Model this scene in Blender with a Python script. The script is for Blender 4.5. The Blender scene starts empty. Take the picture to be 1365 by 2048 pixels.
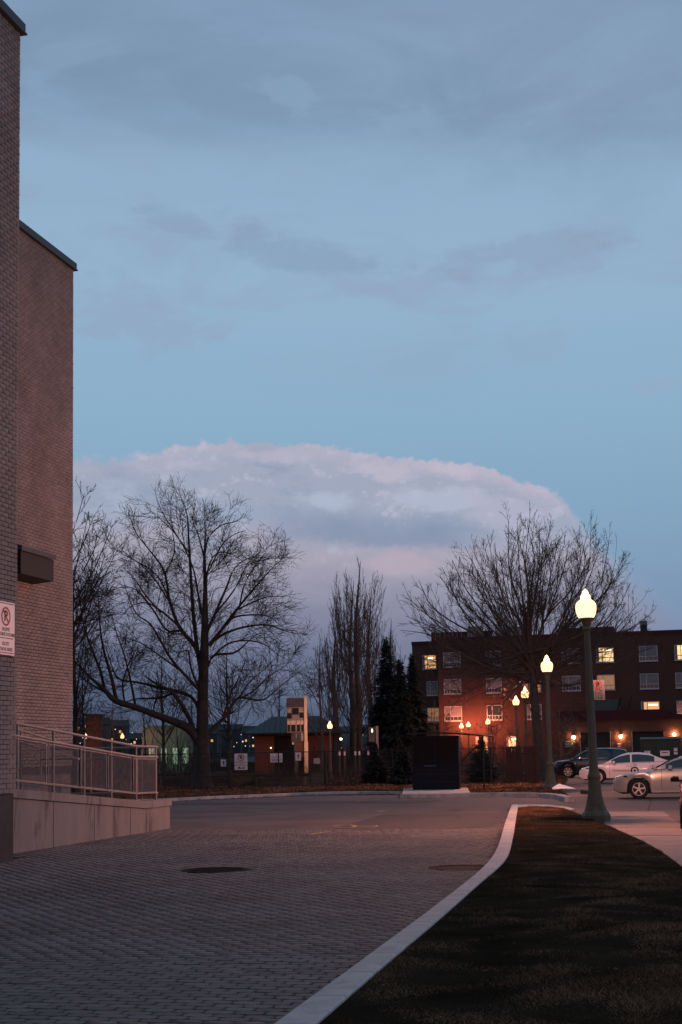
import bpy, math, random
import numpy as np
from mathutils import Vector, Matrix

# ------------------------------------------------------------------ camera
sc = bpy.context.scene
col = sc.collection
FPX = 2900.0
PPY = 1206.0          # the lens is shifted up a little: verticals converge less than the tilt alone would give
PITCH = math.atan(294 / FPX)
ROLL = 0.017
CZ = 1.8
fw = np.array([0, math.cos(PITCH), math.sin(PITCH)])
r0_ = np.array([1.0, 0, 0])
u0_ = np.array([0, -math.sin(PITCH), math.cos(PITCH)])
UPV = u0_ * math.cos(ROLL) + r0_ * math.sin(ROLL)
RTV = r0_ * math.cos(ROLL) - u0_ * math.sin(ROLL)
CAM = np.array([0, 0, CZ])
cd = bpy.data.cameras.new('camera')
cam = bpy.data.objects.new('camera', cd)
col.objects.link(cam)
cam.matrix_world = Matrix(((RTV[0], UPV[0], -fw[0], 0), (RTV[1], UPV[1], -fw[1], 0),
                           (RTV[2], UPV[2], -fw[2], CZ), (0, 0, 0, 1)))
cd.sensor_width = 36
cd.lens = FPX / 2048 * 36
cd.shift_y = (PPY - 1024) / 2048
cd.clip_end = 6000
sc.camera = cam

# ------------------------------------------------------------------ view
sc.view_settings.view_transform = 'Standard'
sc.view_settings.look = 'None'
sc.view_settings.exposure = 0
sc.view_settings.gamma = 1
sc.view_settings.use_curve_mapping = False
sc.render.engine = 'CYCLES'
sc.cycles.max_bounces = 5
sc.cycles.diffuse_bounces = 2
sc.cycles.glossy_bounces = 2
sc.cycles.transmission_bounces = 3
sc.cycles.transparent_max_bounces = 6
sc.cycles.sample_clamp_indirect = 4
sc.cycles.use_denoising = True


def lin(r, g, b):
    f = lambda c: (c / 255) / 12.92 if c <= 10 else (((c / 255) + .055) / 1.055) ** 2.4
    return (f(r), f(g), f(b), 1)


# ------------------------------------------------------------------ world: dusk sky with a distant cloud bank
world = bpy.data.worlds.new('World')
sc.world = world
world.use_nodes = True
nt = world.node_tree
nt.nodes.clear()


class NG:
    def __init__(s, nt): s.nt = nt

    def n(s, t, **k):
        o = s.nt.nodes.new(t)
        for a, b in k.items(): setattr(o, a, b)
        return o

    def put(s, sock, v):
        if v is None: return
        if isinstance(v, bpy.types.NodeSocket): s.nt.links.new(v, sock)
        else: sock.default_value = v

    def m(s, op, a, b=None, c=None, clamp=False):
        o = s.n('ShaderNodeMath', operation=op, use_clamp=clamp)
        s.put(o.inputs[0], a); s.put(o.inputs[1], b); s.put(o.inputs[2], c)
        return o.outputs[0]

    def mix(s, f, a, b, bt='MIX'):
        o = s.n('ShaderNodeMix', data_type='RGBA', blend_type=bt)
        s.put(o.inputs['Factor'], f); s.put(o.inputs[6], a); s.put(o.inputs[7], b)
        return o.outputs[2]

    def ramp(s, f, stops, interp='LINEAR'):
        o = s.n('ShaderNodeValToRGB')
        cr = o.color_ramp; cr.interpolation = interp
        while len(cr.elements) < len(stops): cr.elements.new(.5)
        for e, (p, c) in zip(cr.elements, stops):
            e.position = p; e.color = c if len(c) == 4 else (*c, 1)
        s.put(o.inputs[0], f)
        return o.outputs[0]

    def sstep(s, x, a, b, lo=0.0, hi=1.0):
        o = s.n('ShaderNodeMapRange', interpolation_type='SMOOTHSTEP')
        s.put(o.inputs[0], x); s.put(o.inputs[1], a); s.put(o.inputs[2], b)
        s.put(o.inputs[3], lo); s.put(o.inputs[4], hi)
        return o.outputs[0]

    def noise(s, vec, scale, detail=5, rough=.5, dist=0.0, dim='3D'):
        o = s.n('ShaderNodeTexNoise', noise_dimensions=dim)
        s.put(o.inputs['Vector'], vec)
        o.inputs['Scale'].default_value = scale
        o.inputs['Detail'].default_value = detail
        o.inputs['Roughness'].default_value = rough
        o.inputs['Distortion'].default_value = dist
        return o.outputs[0]

    def curve(s, x, pts):
        o = s.n('ShaderNodeFloatCurve')
        c = o.mapping.curves[0]
        for i, (a, b) in enumerate(pts):
            if i == 0: c.points[0].location = (a, b)
            elif i == 1: c.points[1].location = (a, b)
            else: c.points.new(a, b)
        o.mapping.update()
        s.put(o.inputs['Value'], x)
        return o.outputs[0]


g = NG(nt)
tc = g.n('ShaderNodeTexCoord')
sp = g.n('ShaderNodeSeparateXYZ'); nt.links.new(tc.outputs['Generated'], sp.inputs[0])
X, Y, Z = sp.outputs
az = g.m('MULTIPLY', g.m('ARCTAN2', X, Y), 180 / math.pi)
el = g.m('MULTIPLY', g.m('ARCSINE', Z), 180 / math.pi)
cb = g.n('ShaderNodeCombineXYZ'); nt.links.new(az, cb.inputs[0]); nt.links.new(el, cb.inputs[1])
AE = cb.outputs[0]


def scaled(v, sx, sy, ox=0.0, oy=0.0):
    o = g.n('ShaderNodeMapping'); nt.links.new(v, o.inputs[0])
    o.inputs['Scale'].default_value = (sx, sy, 1); o.inputs['Location'].default_value = (ox, oy, 0)
    return o.outputs[0]


sky = g.n('ShaderNodeTexSky', sky_type='NISHITA', sun_disc=False)
sky.sun_elevation = math.radians(2.0)
sky.sun_rotation = math.radians(200)     # the sun has just gone down behind the camera
sky.air_density = 1.2; sky.dust_density = 1.0; sky.ozone_density = 2.5
elu = g.m('DIVIDE', g.m('ADD', el, 5.0), 95.0, clamp=True)


def E(e): return (e + 5.0) / 95.0


clear = g.ramp(elu, [(E(-5), lin(76, 86, 106)), (E(2), lin(114, 134, 168)), (E(5.5), lin(126, 152, 184)),
                     (E(9), lin(134, 168, 197)), (E(13), lin(142, 178, 206)), (E(18), lin(151, 183, 210)),
                     (E(23), lin(148, 178, 206)), (E(28), lin(136, 163, 194)), (E(45), lin(122, 147, 176)),
                     (E(90), lin(110, 135, 162))])
clear = g.mix(0.06, clear, g.mix(1.0, sky.outputs[0], (0.13, 0.10, 0.10, 1), 'MULTIPLY'))
# high thin veil, darker and greyer toward the zenith
n1 = g.noise(scaled(AE, .055, .12, 3, 1), 1.0, 6, .55, .3)
n2 = g.noise(scaled(AE, .12, .32, 7, 2), 1.0, 7, .58, .6)
elw = g.m('ADD', el, g.m('MULTIPLY', g.m('SUBTRACT', n1, .5), 12.0))
veil = g.sstep(elw, 20.5, 25.0)
veil = g.m('MULTIPLY', veil, g.sstep(n2, .3, .62, .35, 1.0))
c1 = g.mix(veil, clear, g.ramp(n1, [(.3, lin(118, 143, 172)), (.55, lin(127, 151, 179)), (.75, lin(137, 157, 184))]))
# mid-height mauve wisps: a band round 16-20 degrees plus a few drifting streaks
tilt = g.m('ADD', el, g.m('MULTIPLY', az, .16))
band = g.m('MULTIPLY', g.sstep(tilt, 13.0, 18.0), g.sstep(tilt, 23.5, 19.5))
wisp = g.m('MULTIPLY', g.sstep(n2, .45, .66), band)
c2 = g.mix(g.m('MULTIPLY', wisp, .55), c1, lin(146, 162, 189))


def blob(a0, e0, ra, re, slope, base):
    da = g.m('SUBTRACT', az, a0)
    de = g.m('SUBTRACT', g.m('SUBTRACT', el, e0), g.m('MULTIPLY', da, slope))
    d = g.m('SQRT', g.m('ADD', g.m('POWER', g.m('DIVIDE', da, ra), 2.0), g.m('POWER', g.m('DIVIDE', de, re), 2.0)))
    d = g.m('ADD', d, g.m('MULTIPLY', g.m('SUBTRACT', g.noise(scaled(AE, .5, 1.0, a0, e0), 1.0, 7, .65), .5), 3.2))
    return g.m('MULTIPLY', g.sstep(d, 1.05, .25), base)


for args, colr in (((-1.6, 19.4, 4.2, .9, -.22, .42), lin(130, 150, 181)), ((-6.5, 20.4, 2.0, .7, -.2, .38), lin(132, 152, 182)),
                   ((-8.5, 17.0, 4.5, 1.4, -.18, .45), lin(146, 160, 189)), ((8.0, 19.0, 5.0, .9, .05, .35), lin(138, 148, 175)),
                   ((2.5, 18.0, 3.6, .8, .05, .35), lin(146, 162, 190)), ((12.5, 13.8, 1.6, .35, .1, .35), lin(155, 167, 194)),
                   ((-2.0, 25.2, 1.8, .8, -.3, .3), lin(148, 177, 203)), ((3.2, 24.2, 2.2, .7, -.1, .25), lin(148, 177, 203))):
    c2 = g.mix(blob(*args), c2, colr)

# the big cloud bank, boundary height as a function of azimuth
pts = [(-30, 11.0), (-18, 11.3), (-10.5, 11.7), (-8.6, 11.8), (-7.0, 12.05), (-5.3, 12.3), (-2.5, 12.25), (-.5, 12.2),
       (1.2, 11.8), (2.9, 11.62), (4.6, 11.4), (6.2, 11.05), (7.4, 10.5), (8.6, 10.1), (9.2, 9.5), (9.9, 8.7),
       (10.7, 7.9), (11.8, 6.9), (13.5, 5.4), (18, 3.5), (30, 3.0)]
top = g.m('MULTIPLY', g.curve(g.m('DIVIDE', g.m('ADD', az, 30.0), 60.0, clamp=True), [((a + 30) / 60, b / 20) for a, b in pts]), 20.0)
nc = g.noise(scaled(AE, 1.0, 1.25), .85, 3, .5)
n3 = g.noise(AE, 2.2, 8, .62)
n4 = g.noise(scaled(AE, .24, .55, 11, 5), 1.0, 8, .6, .6)
n5 = g.noise(scaled(AE, .10, .30, 31, 9), 1.0, 5, .5, .5)
# rounded lobes: folding the noise gives convex bulges with narrow clefts
fold = g.m('ABSOLUTE', g.m('SUBTRACT', nc, .5))
fold2 = g.m('ABSOLUTE', g.m('SUBTRACT', g.noise(scaled(AE, 1, 1.2, 3, 3), 2.1, 3, .5), .5))
bil = g.m('ADD', g.m('MULTIPLY', fold, 2.0), fold2)
edge = g.m('SUBTRACT', top, el)
edge = g.m('ADD', edge, g.m('MULTIPLY', g.m('SUBTRACT', bil, .35), .62))
edge = g.m('ADD', edge, g.m('MULTIPLY', g.m('SUBTRACT', n3, .5), .16))
soft = g.sstep(az, 7.8, 12.0, .2, 2.2)
soft = g.m('ADD', soft, g.sstep(az, -5.0, -9.5, 0.0, .35))
o = g.n('ShaderNodeMapRange', interpolation_type='SMOOTHSTEP')
nt.links.new(edge, o.inputs[0]); o.inputs[1].default_value = 0.0; nt.links.new(soft, o.inputs[2])
mask = g.m('MULTIPLY', o.outputs[0], g.sstep(az, 9.0, 13.5, .97, .55))
elc = g.m('ADD', el, g.m('MULTIPLY', g.m('SUBTRACT', n4, .5), 2.6))
elc = g.m('ADD', elc, g.m('MULTIPLY', g.m('SUBTRACT', n5, .5), 3.0))
elc = g.m('ADD', elc, g.m('MULTIPLY', az, .07))
elc = g.m('DIVIDE', elc, 14.0, clamp=True)
bank = g.ramp(elc, [(0, lin(66, 78, 102)), (.08, lin(82, 94, 119)), (.17, lin(98, 108, 133)), (.26, lin(112, 119, 145)), (.36, lin(132, 134, 158)), (.44, lin(148, 147, 168)),
                    (.52, lin(164, 160, 177)), (.58, lin(172, 167, 184)), (.66, lin(158, 167, 188)), (.74, lin(161, 168, 189)),
                    (.82, lin(168, 172, 190)), (.90, lin(172, 173, 190)), (1.0, lin(180, 178, 194))])
lit = g.sstep(g.m('ADD', n4, g.m('MULTIPLY', g.m('SUBTRACT', bil, .35), .9)), .44, .70)
hi = g.m('MULTIPLY', lit, g.m('MULTIPLY', g.sstep(el, 6.0, 9.5), .75))
bank = g.mix(hi, bank, lin(186, 187, 206))
shd = g.m('MULTIPLY', g.sstep(g.m('SUBTRACT', n4, g.m('MULTIPLY', bil, .12)), .50, .32), g.m('MULTIPLY', g.sstep(el, 7.0, 8.6), .6))
bank = g.mix(shd, bank, lin(138, 154, 181))
# the flat blue-grey underside across the middle with a brighter shelf below its lower edge
sh = g.m('ADD', el, g.m('MULTIPLY', g.m('SUBTRACT', n4, .5), 1.5))
sh = g.m('ADD', sh, g.m('MULTIPLY', g.m('SUBTRACT', n3, .5), .5))
sh = g.m('ADD', sh, g.m('MULTIPLY', az, .06))
shelf = g.m('MULTIPLY', g.sstep(sh, 7.85, 8.3), g.sstep(sh, 10.0, 8.5))
shelf = g.m('MULTIPLY', shelf, g.m('MULTIPLY', g.sstep(az, -4.0, 0.5), g.sstep(az, 7.0, 3.5)))
bank = g.mix(g.m('MULTIPLY', shelf, .75), bank, lin(130, 146, 173))
for args, colr in (((-6.2, 11.3, 2.5, .45, 0.0, .6), lin(188, 184, 202)), ((-2.2, 11.5, 2.2, .4, 0.0, .6), lin(190, 184, 202)), ((1.8, 11.0, 1.6, .45, -.1, .7), lin(194, 187, 203)), ((4.6, 10.9, 1.6, .4, -.15, .75), lin(196, 187, 202)), ((-4.5, 9.2, 2.6, .6, 0.0, .5), lin(150, 166, 192)), ((-.8, 9.9, 1.2, .5, 0.0, .8), lin(176, 187, 208)), ((3.9, 9.8, 2.4, .7, -.05, .75), lin(180, 187, 208)),
                   ((6.6, 9.2, 2.2, .9, -.2, .6), lin(182, 182, 202)), ((2.2, 7.3, 2.8, .5, 0.0, .7), lin(186, 170, 184)),
                   ((-8.7, 9.8, 1.5, .8, 0.0, .6), lin(172, 182, 205)), ((7.4, 8.2, 2.0, .7, -.3, .6), lin(184, 182, 202))):
    bank = g.mix(blob(*args), bank, colr)
rim = g.m('MULTIPLY', g.sstep(edge, .9, .1), g.sstep(az, 0.0, 4.0, .3, .7))
bank = g.mix(rim, bank, lin(194, 184, 200))
final = g.mix(mask, c2, bank)
final = g.mix(g.sstep(el, 0.0, -2.0), final, lin(30, 34, 44))
bg = g.n('ShaderNodeBackground'); nt.links.new(final, bg.inputs[0]); bg.inputs[1].default_value = 1.0
wo = g.n('ShaderNodeOutputWorld'); nt.links.new(bg.outputs[0], wo.inputs[0])

# ------------------------------------------------------------------ the last light of the sun
sd = bpy.data.lights.new('sun', 'SUN'); sd.energy = 0.03; sd.angle = math.radians(20); sd.color = (1, .72, .62)
so = bpy.data.objects.new('sun', sd); col.objects.link(so)
so.rotation_euler = (math.radians(80), 0, math.radians(-20))

# ------------------------------------------------------------------ site frame: u runs along the school wall away from the camera, v to its right
TH = math.radians(13.7)
ST, CT = math.sin(TH), math.cos(TH)


def ray(x, y): return fw + RTV * (x - 682.5) / FPX + UPV * (PPY - y) / FPX


def GP(x, y, z=0.0):
    d = ray(x, y); t = (z - CZ) / d[2]
    return CAM + d * t


def AT(x, y, dist):
    d = ray(x, y)
    return CAM + d * dist / d[1]


def UV(u, v, z=0.0): return np.array([u * ST + v * CT, u * CT - v * ST, z])


def TOUV(P): return P[0] * ST + P[1] * CT, P[0] * CT - P[1] * ST


# ------------------------------------------------------------------ materials
MATS = {}


def mat(name, c, rough=.8, var=.25, scale=6.0, bump=.0, bscale=40.0, metal=0.0, island=0.0, emit=None, estr=0.0,
        stain=None, coat=0.0, spec=.3, objrand=False, stretch=None):
    if name in MATS: return MATS[name]
    m = bpy.data.materials.new(name); m.use_nodes = True
    t = m.node_tree; h = NG(t)
    b = t.nodes['Principled BSDF']
    tcn = h.n('ShaderNodeTexCoord')
    vec = tcn.outputs['Object']
    if stretch:
        mp = h.n('ShaderNodeMapping'); t.links.new(vec, mp.inputs[0]); mp.inputs['Scale'].default_value = stretch; vec = mp.outputs[0]
    base = (*c[:3], 1)
    if var > 0:
        a = h.noise(vec, scale, 6, .6)
        dark = tuple(x * (1 - var) for x in base[:3]) + (1,)
        lite = tuple(min(1, x * (1 + var)) for x in base[:3]) + (1,)
        cc = h.ramp(a, [(.3, dark), (.7, lite)])
    else:
        cc = h.n('ShaderNodeRGB').outputs[0]; cc.default_value = base
    if island > 0:
        gi = h.n('ShaderNodeNewGeometry'); oi = h.n('ShaderNodeObjectInfo')
        rr = h.m('FRACT', h.m('ADD', gi.outputs['Random Per Island'], oi.outputs['Random']))
        f = h.m('ADD', 1 - island, h.m('MULTIPLY', rr, 2 * island))
        hs = h.n('ShaderNodeHueSaturation'); t.links.new(cc, hs.inputs['Color']); t.links.new(f, hs.inputs['Value'])
        cc = hs.outputs[0]
    if stain:
        sn = h.noise(vec, stain[1], 5, .65, .4)
        cc = h.mix(h.m('MULTIPLY', h.sstep(sn, .52, .68), stain[2]), cc, (*stain[0][:3], 1))
    t.links.new(cc, b.inputs['Base Color'])
    b.inputs['Roughness'].default_value = rough
    b.inputs['Metallic'].default_value = metal
    b.inputs['Specular IOR Level'].default_value = spec
    b.inputs['Coat Weight'].default_value = coat
    if bump > 0:
        bn = h.n('ShaderNodeBump'); bn.inputs['Strength'].default_value = bump; bn.inputs['Distance'].default_value = .02
        t.links.new(h.noise(tcn.outputs['Object'], bscale, 5, .6), bn.inputs['Height'])
        t.links.new(bn.outputs[0], b.inputs['Normal'])
    if emit:
        b.inputs['Emission Color'].default_value = (*emit[:3], 1)
        b.inputs['Emission Strength'].default_value = estr
    MATS[name] = m
    return m


def c3(*a): return a


M_brick = mat('buff_brick', (.215, .19, .178), .9, .2, .9, .3, 60, island=.11)
M_mortar = mat('dark_mortar', (.15, .12, .11), .95, .2, 8)
M_found = mat('dark_parging', (.035, .036, .04), .85, .3, 2, .3, 30)
M_conc = mat('ramp_concrete', (.195, .185, .18), .9, .10, 2.5, .35, 30, stain=((.085, .07, .07), 1.8, .85), stretch=(1, 1, .3))
M_kerb = mat('kerb_concrete', (.41, .38, .37), .9, .14, 4, .35, 50, island=.05, stain=((.25, .24, .23), 3.0, .5))
M_oldkerb = mat('weathered_kerb_concrete', (.34, .32, .30), .92, .3, 2.2, .4, 30, stain=((.1, .09, .08), 1.5, .7))
M_paver = mat('grey_paver', (.15, .135, .13), .9, .2, .55, .4, 70, spec=.15, island=.17, stain=((.1, .09, .088), .35, .6))
M_bed = mat('paver_joint_sand', (.022, .019, .018), .95, .3, 10)
M_asph = mat('asphalt', (.095, .074, .07), .9, .25, .5, .5, 90, stain=((.06, .048, .045), .3, .8))
M_patch = mat('newer_asphalt', (.055, .048, .047), .9, .2, 1, .5, 90)
M_walk = mat('sidewalk_concrete', (.16, .135, .13), .9, .15, 1.5, .4, 60, island=.08, stain=((.12, .10, .10), .8, .5))
M_soil = mat('turf_soil', (.02, .016, .011), .95, .5, 1.2, .8, 20, spec=0)
M_far = mat('far_land', (.02, .02, .018), .95, .3, .05)
M_grass = mat('dormant_grass', (.16, .085, .052), .8, .8, .9, island=.6, stain=((.05, .036, .02), .45, .9), spec=0)
M_cap = mat('dark_green_metal_coping', (.035, .045, .05), .55, .15, 3, metal=.0, spec=.4)
M_hood = mat('dark_brown_metal', (.009, .007, .006), .6, .2, 3)
M_galv = mat('galvanised_steel', (.26, .22, .21), .55, .15, 6, metal=.25)
M_bark = mat('dark_bark', (.035, .028, .024), .95, .35, 3, .8, 14)
M_bark2 = mat('grey_brown_bark', (.06, .048, .042), .95, .3, 4, .6, 14)
M_needle = mat('spruce_needles', (.007, .011, .008), .85, .35, 1.5, island=.35)
M_post = mat('olive_grey_painted_iron', (.12, .09, .056), .6, .15, 5, .15, 60)
def globe_mat(name, c, L):
    m = bpy.data.materials.new(name); m.use_nodes = True; t = m.node_tree; t.nodes.clear(); h = NG(t)
    e = h.n('ShaderNodeEmission'); e.inputs[0].default_value = (*c, 1); e.inputs[1].default_value = L
    tr = h.n('ShaderNodeBsdfTransparent'); tr.inputs[0].default_value = (1, .97, .93, 1)
    mx = h.n('ShaderNodeMixShader'); mx.inputs[0].default_value = .35
    t.links.new(tr.outputs[0], mx.inputs[1]); t.links.new(e.outputs[0], mx.inputs[2])
    o_ = h.n('ShaderNodeOutputMaterial'); t.links.new(mx.outputs[0], o_.inputs[0])
    return m


M_glow = globe_mat('frosted_globe', (1, .6, .29), 4.3)
M_glow2 = globe_mat('frosted_globe_far', (1, .56, .26), 4.5)
M_black = mat('black_painted_steel', (.008, .008, .009), .6, .1, 5)
M_rubber = mat('tyre_rubber', (.015, .015, .015), .8, .1, 5)
M_glass = mat('dark_car_glass', (.012, .018, .022), .06, 0, spec=.9)
M_rim = mat('alloy', (.45, .43, .42), .35, 0, metal=.6)
M_navy = mat('navy_painted_steel', (.003, .006, .014), .55, .2, 3, spec=.12)
M_red = mat('red_metal_trim', (.05, .004, .006), .7, .15, 2)
M_white = mat('white_painted_metal', (.62, .6, .58), .5, .06, 5)
M_signw = mat('white_sign_sheet', (.62, .6, .62), .45, .04, 5)
M_sign_shade = mat('shaded_sign_sheet', (.10, .115, .13), .6, .06, 5)  # white sheet for the lamp-post sign, with shade put into its colour
M_ink = mat('black_ink', (.01, .01, .012), .6, 0)
M_redink = mat('red_ink', (.28, .012, .02), .6, 0)
M_frame = mat('white_window_frame', (.36, .34, .34), .6, .05, 5)
M_wglass = mat('dark_window_glass', (.03, .035, .045), .12, 0, spec=.8)
M_blind = mat('pale_blind', (.17, .155, .155), .7, .12, 4)
M_litw = mat('lit_window', (.4, .3, .2), .7, .2, 2, emit=(1, .48, .16), estr=.8)
M_litb = mat('bright_lit_window', (.6, .5, .3), .7, .2, 2, emit=(1, .62, .28), estr=1.15)
M_litd = mat('dim_lit_window', (.4, .3, .2), .7, .2, 2, emit=(1, .42, .16), estr=.22)
M_tube = mat('lit_ceiling_lamp', (1, 1, 1), .5, 0, emit=(1, .8, .5), estr=4)
M_wood = mat('weathered_timber', (.06, .048, .038), .9, .35, 3, .4, 20, island=.2, stretch=(1, 1, 6))
M_dkwood = mat('dark_brown_board', (.014, .008, .007), .85, .3, 3, island=.25)
M_green = mat('dark_green_painted_steel', (.012, .03, .026), .6, .2, 3)
M_roofg = mat('blue_green_standing_seam', (.012, .028, .032), .6, .15, 2)
M_stalk = mat('dry_stalks', (.05, .036, .025), .9, .4, 2, island=.4)
M_litter = mat('dead_leaves', (.06, .04, .025), .9, .4, 4, island=.5)
M_paint = mat('worn_yellow_paint', (.34, .27, .14), .85, .35, 6)
M_cover = mat('cast_iron_cover', (.010, .009, .009), .8, .3, 20, .6, 40, spec=.05)
M_silver = mat('silver_car_paint', (.36, .33, .29), .3, .03, 2, metal=.35, coat=.5, spec=.5)
M_carw = mat('white_car_paint', (.62, .55, .56), .3, .02, 2, coat=.6, spec=.5)
M_carb = mat('dark_blue_car_paint', (.008, .014, .026), .22, .02, 2, coat=.7, spec=.5)
M_carr = mat('red_car_paint', (.22, .01, .02), .25, .02, 2, coat=.7, spec=.5)


def brick_mat(name, a, b, mortar, scale=1.0, bw=.22, bh=.075):
    m = bpy.data.materials.new(name); m.use_nodes = True
    t = m.node_tree; h = NG(t); bs = t.nodes['Principled BSDF']
    tcn = h.n('ShaderNodeTexCoord'); s = h.n('ShaderNodeSeparateXYZ'); t.links.new(tcn.outputs['Object'], s.inputs[0])
    cbx = h.n('ShaderNodeCombineXYZ'); t.links.new(h.m('ADD', s.outputs[0], s.outputs[1]), cbx.inputs[0]); t.links.new(s.outputs[2], cbx.inputs[1])
    br = h.n('ShaderNodeTexBrick'); t.links.new(cbx.outputs[0], br.inputs['Vector'])
    br.inputs['Color1'].default_value = (*a, 1); br.inputs['Color2'].default_value = (*b, 1); br.inputs['Mortar'].default_value = (*mortar, 1)
    br.inputs['Scale'].default_value = scale; br.inputs['Mortar Size'].default_value = .006
    br.inputs['Brick Width'].default_value = bw; br.inputs['Row Height'].default_value = bh
    nn = h.noise(tcn.outputs['Object'], .5, 5, .6)
    cc = h.mix(h.sstep(nn, .35, .7, 0.0, .4), br.outputs[0], (*[x * .6 for x in a], 1))
    t.links.new(cc, bs.inputs['Base Color']); bs.inputs['Roughness'].default_value = .9
    bn = h.n('ShaderNodeBump'); bn.inputs['Strength'].default_value = .4; bn.inputs['Distance'].default_value = .01
    t.links.new(br.outputs['Fac'], bn.inputs['Height']); bn.invert = True
    t.links.new(bn.outputs[0], bs.inputs['Normal'])
    return m


M_redbrick = brick_mat('red_brick', (.078, .026, .017), (.058, .02, .014), (.036, .024, .019))
M_orbrick = brick_mat('orange_brick', (.2, .05, .028), (.16, .04, .024), (.08, .045, .03))
M_buffwall = brick_mat('buff_brick_far_part', (.215, .19, .178), (.19, .165, .155), (.13, .10, .09), 1.0, .245, .083)


# ------------------------------------------------------------------ mesh helpers
def mkmesh(name, V, F, m=None, smooth=False):
    me = bpy.data.meshes.new(name)
    me.from_pydata([tuple(v) for v in V], [], F)
    me.update()
    if m: me.materials.append(m)
    if smooth: me.polygons.foreach_set('use_smooth', [True] * len(me.polygons))
    return me


def npmesh(name, V, F, m=None, smooth=False):
    """V (n,3) float, F (m,k) int: fast build"""
    me = bpy.data.meshes.new(name)
    V = np.asarray(V, dtype=np.float32); F = np.asarray(F, dtype=np.int32)
    me.vertices.add(len(V)); me.vertices.foreach_set('co', V.ravel())
    k = F.shape[1]
    me.loops.add(F.size); me.loops.foreach_set('vertex_index', F.ravel())
    me.polygons.add(len(F)); me.polygons.foreach_set('loop_start', np.arange(0, F.size, k, dtype=np.int32))
    try: me.polygons.foreach_set('loop_total', np.full(len(F), k, dtype=np.int32))
    except Exception: pass
    if smooth: me.polygons.foreach_set('use_smooth', np.ones(len(F), dtype=bool))
    me.update(calc_edges=True)
    if m: me.materials.append(m)
    return me


def link(name, me, parent=None, loc=None, rotz=None):
    o = bpy.data.objects.new(name, me); col.objects.link(o)
    if parent: o.parent = parent
    if loc is not None: o.location = tuple(float(x) for x in loc)
    if rotz is not None: o.rotation_euler = (0, 0, rotz)
    return o


def tag(o, label=None, cat=None, group=None, kind=None):
    if label: o['label'] = label
    if cat: o['category'] = cat
    if group: o['group'] = group
    if kind: o['kind'] = kind
    return o


def thing(name, label, cat, loc=(0, 0, 0), rotz=-TH, group=None):
    o = link(name, None, None, loc, rotz)
    return tag(o, label, cat, group)


class MB:
    def __init__(s): s.V = []; s.F = []

    def add(s, V, F):
        n = len(s.V); s.V += [tuple(map(float, v)) for v in V]; s.F += [tuple(i + n for i in f) for f in F]; return s

    def box(s, x0, x1, y0, y1, z0, z1):
        return s.add([(x0, y0, z0), (x1, y0, z0), (x1, y1, z0), (x0, y1, z0), (x0, y0, z1), (x1, y0, z1), (x1, y1, z1), (x0, y1, z1)],
                     [(0, 3, 2, 1), (4, 5, 6, 7), (0, 1, 5, 4), (1, 2, 6, 5), (2, 3, 7, 6), (3, 0, 4, 7)])

    def bbox(s, x0, x1, y0, y1, z0, z1, b=.01):
        """box with chamfered vertical and top edges"""
        ring = lambda i, z: [(x0 + i + b, y0 + i, z), (x1 - i - b, y0 + i, z), (x1 - i, y0 + i + b, z), (x1 - i, y1 - i - b, z),
                             (x1 - i - b, y1 - i, z), (x0 + i + b, y1 - i, z), (x0 + i, y1 - i - b, z), (x0 + i, y0 + i + b, z)]
        V = ring(0, z0) + ring(0, z1 - b) + ring(b * .7, z1)
        F = [tuple(range(7, -1, -1)), tuple(range(16, 24))]
        for r in (0, 8):
            for k in range(8): F.append((r + k, r + (k + 1) % 8, r + 8 + (k + 1) % 8, r + 8 + k))
        return s.add(V, F)

    def prism(s, poly, z0, z1):
        n = len(poly)
        V = [(p[0], p[1], z0) for p in poly] + [(p[0], p[1], z1) for p in poly]
        return s.add(V, [tuple(range(n - 1, -1, -1)), tuple(range(n, 2 * n))] + [(i, (i + 1) % n, n + (i + 1) % n, n + i) for i in range(n)])

    def tube(s, path, r, sides=8, caps=True):
        path = [np.array(p, float) for p in path]; n = len(path)
        rs = r if hasattr(r, '__len__') else [r] * n
        V = []
        for i, p in enumerate(path):
            t = path[min(i + 1, n - 1)] - path[max(i - 1, 0)]; t = t / (np.linalg.norm(t) + 1e-9)
            a = np.array([0, 0, 1.0]) if abs(t[2]) < .9 else np.array([1.0, 0, 0])
            x = np.cross(t, a); x /= np.linalg.norm(x); y = np.cross(t, x)
            for k in range(sides):
                q = 2 * math.pi * k / sides
                V.append(p + (x * math.cos(q) + y * math.sin(q)) * rs[i])
        F = [(i * sides + k, i * sides + (k + 1) % sides, (i + 1) * sides + (k + 1) % sides, (i + 1) * sides + k) for i in range(n - 1) for k in range(sides)]
        if caps: F += [tuple(range(sides - 1, -1, -1)), tuple(range((n - 1) * sides, n * sides))]
        return s.add(V, F)

    def lathe(s, prof, sides=24, c=(0, 0, 0), axis='z', caps=True):
        V = []
        for r, z in prof:
            for k in range(sides):
                q = 2 * math.pi * k / sides
                if axis == 'z': V.append((c[0] + r * math.cos(q), c[1] + r * math.sin(q), c[2] + z))
                elif axis == 'y': V.append((c[0] + r * math.cos(q), c[1] + z, c[2] + r * math.sin(q)))
                else: V.append((c[0] + z, c[1] + r * math.cos(q), c[2] + r * math.sin(q)))
        n = len(prof)
        F = [(i * sides + k, i * sides + (k + 1) % sides, (i + 1) * sides + (k + 1) % sides, (i + 1) * sides + k) for i in range(n - 1) for k in range(sides)]
        if caps: F += [tuple(range(sides - 1, -1, -1)), tuple(range((n - 1) * sides, n * sides))]
        return s.add(V, F)

    def build(s, name, m, parent=None, loc=None, rotz=None, smooth=False):
        return link(name, mkmesh(name, s.V, s.F, m, smooth), parent, loc, rotz)


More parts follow.
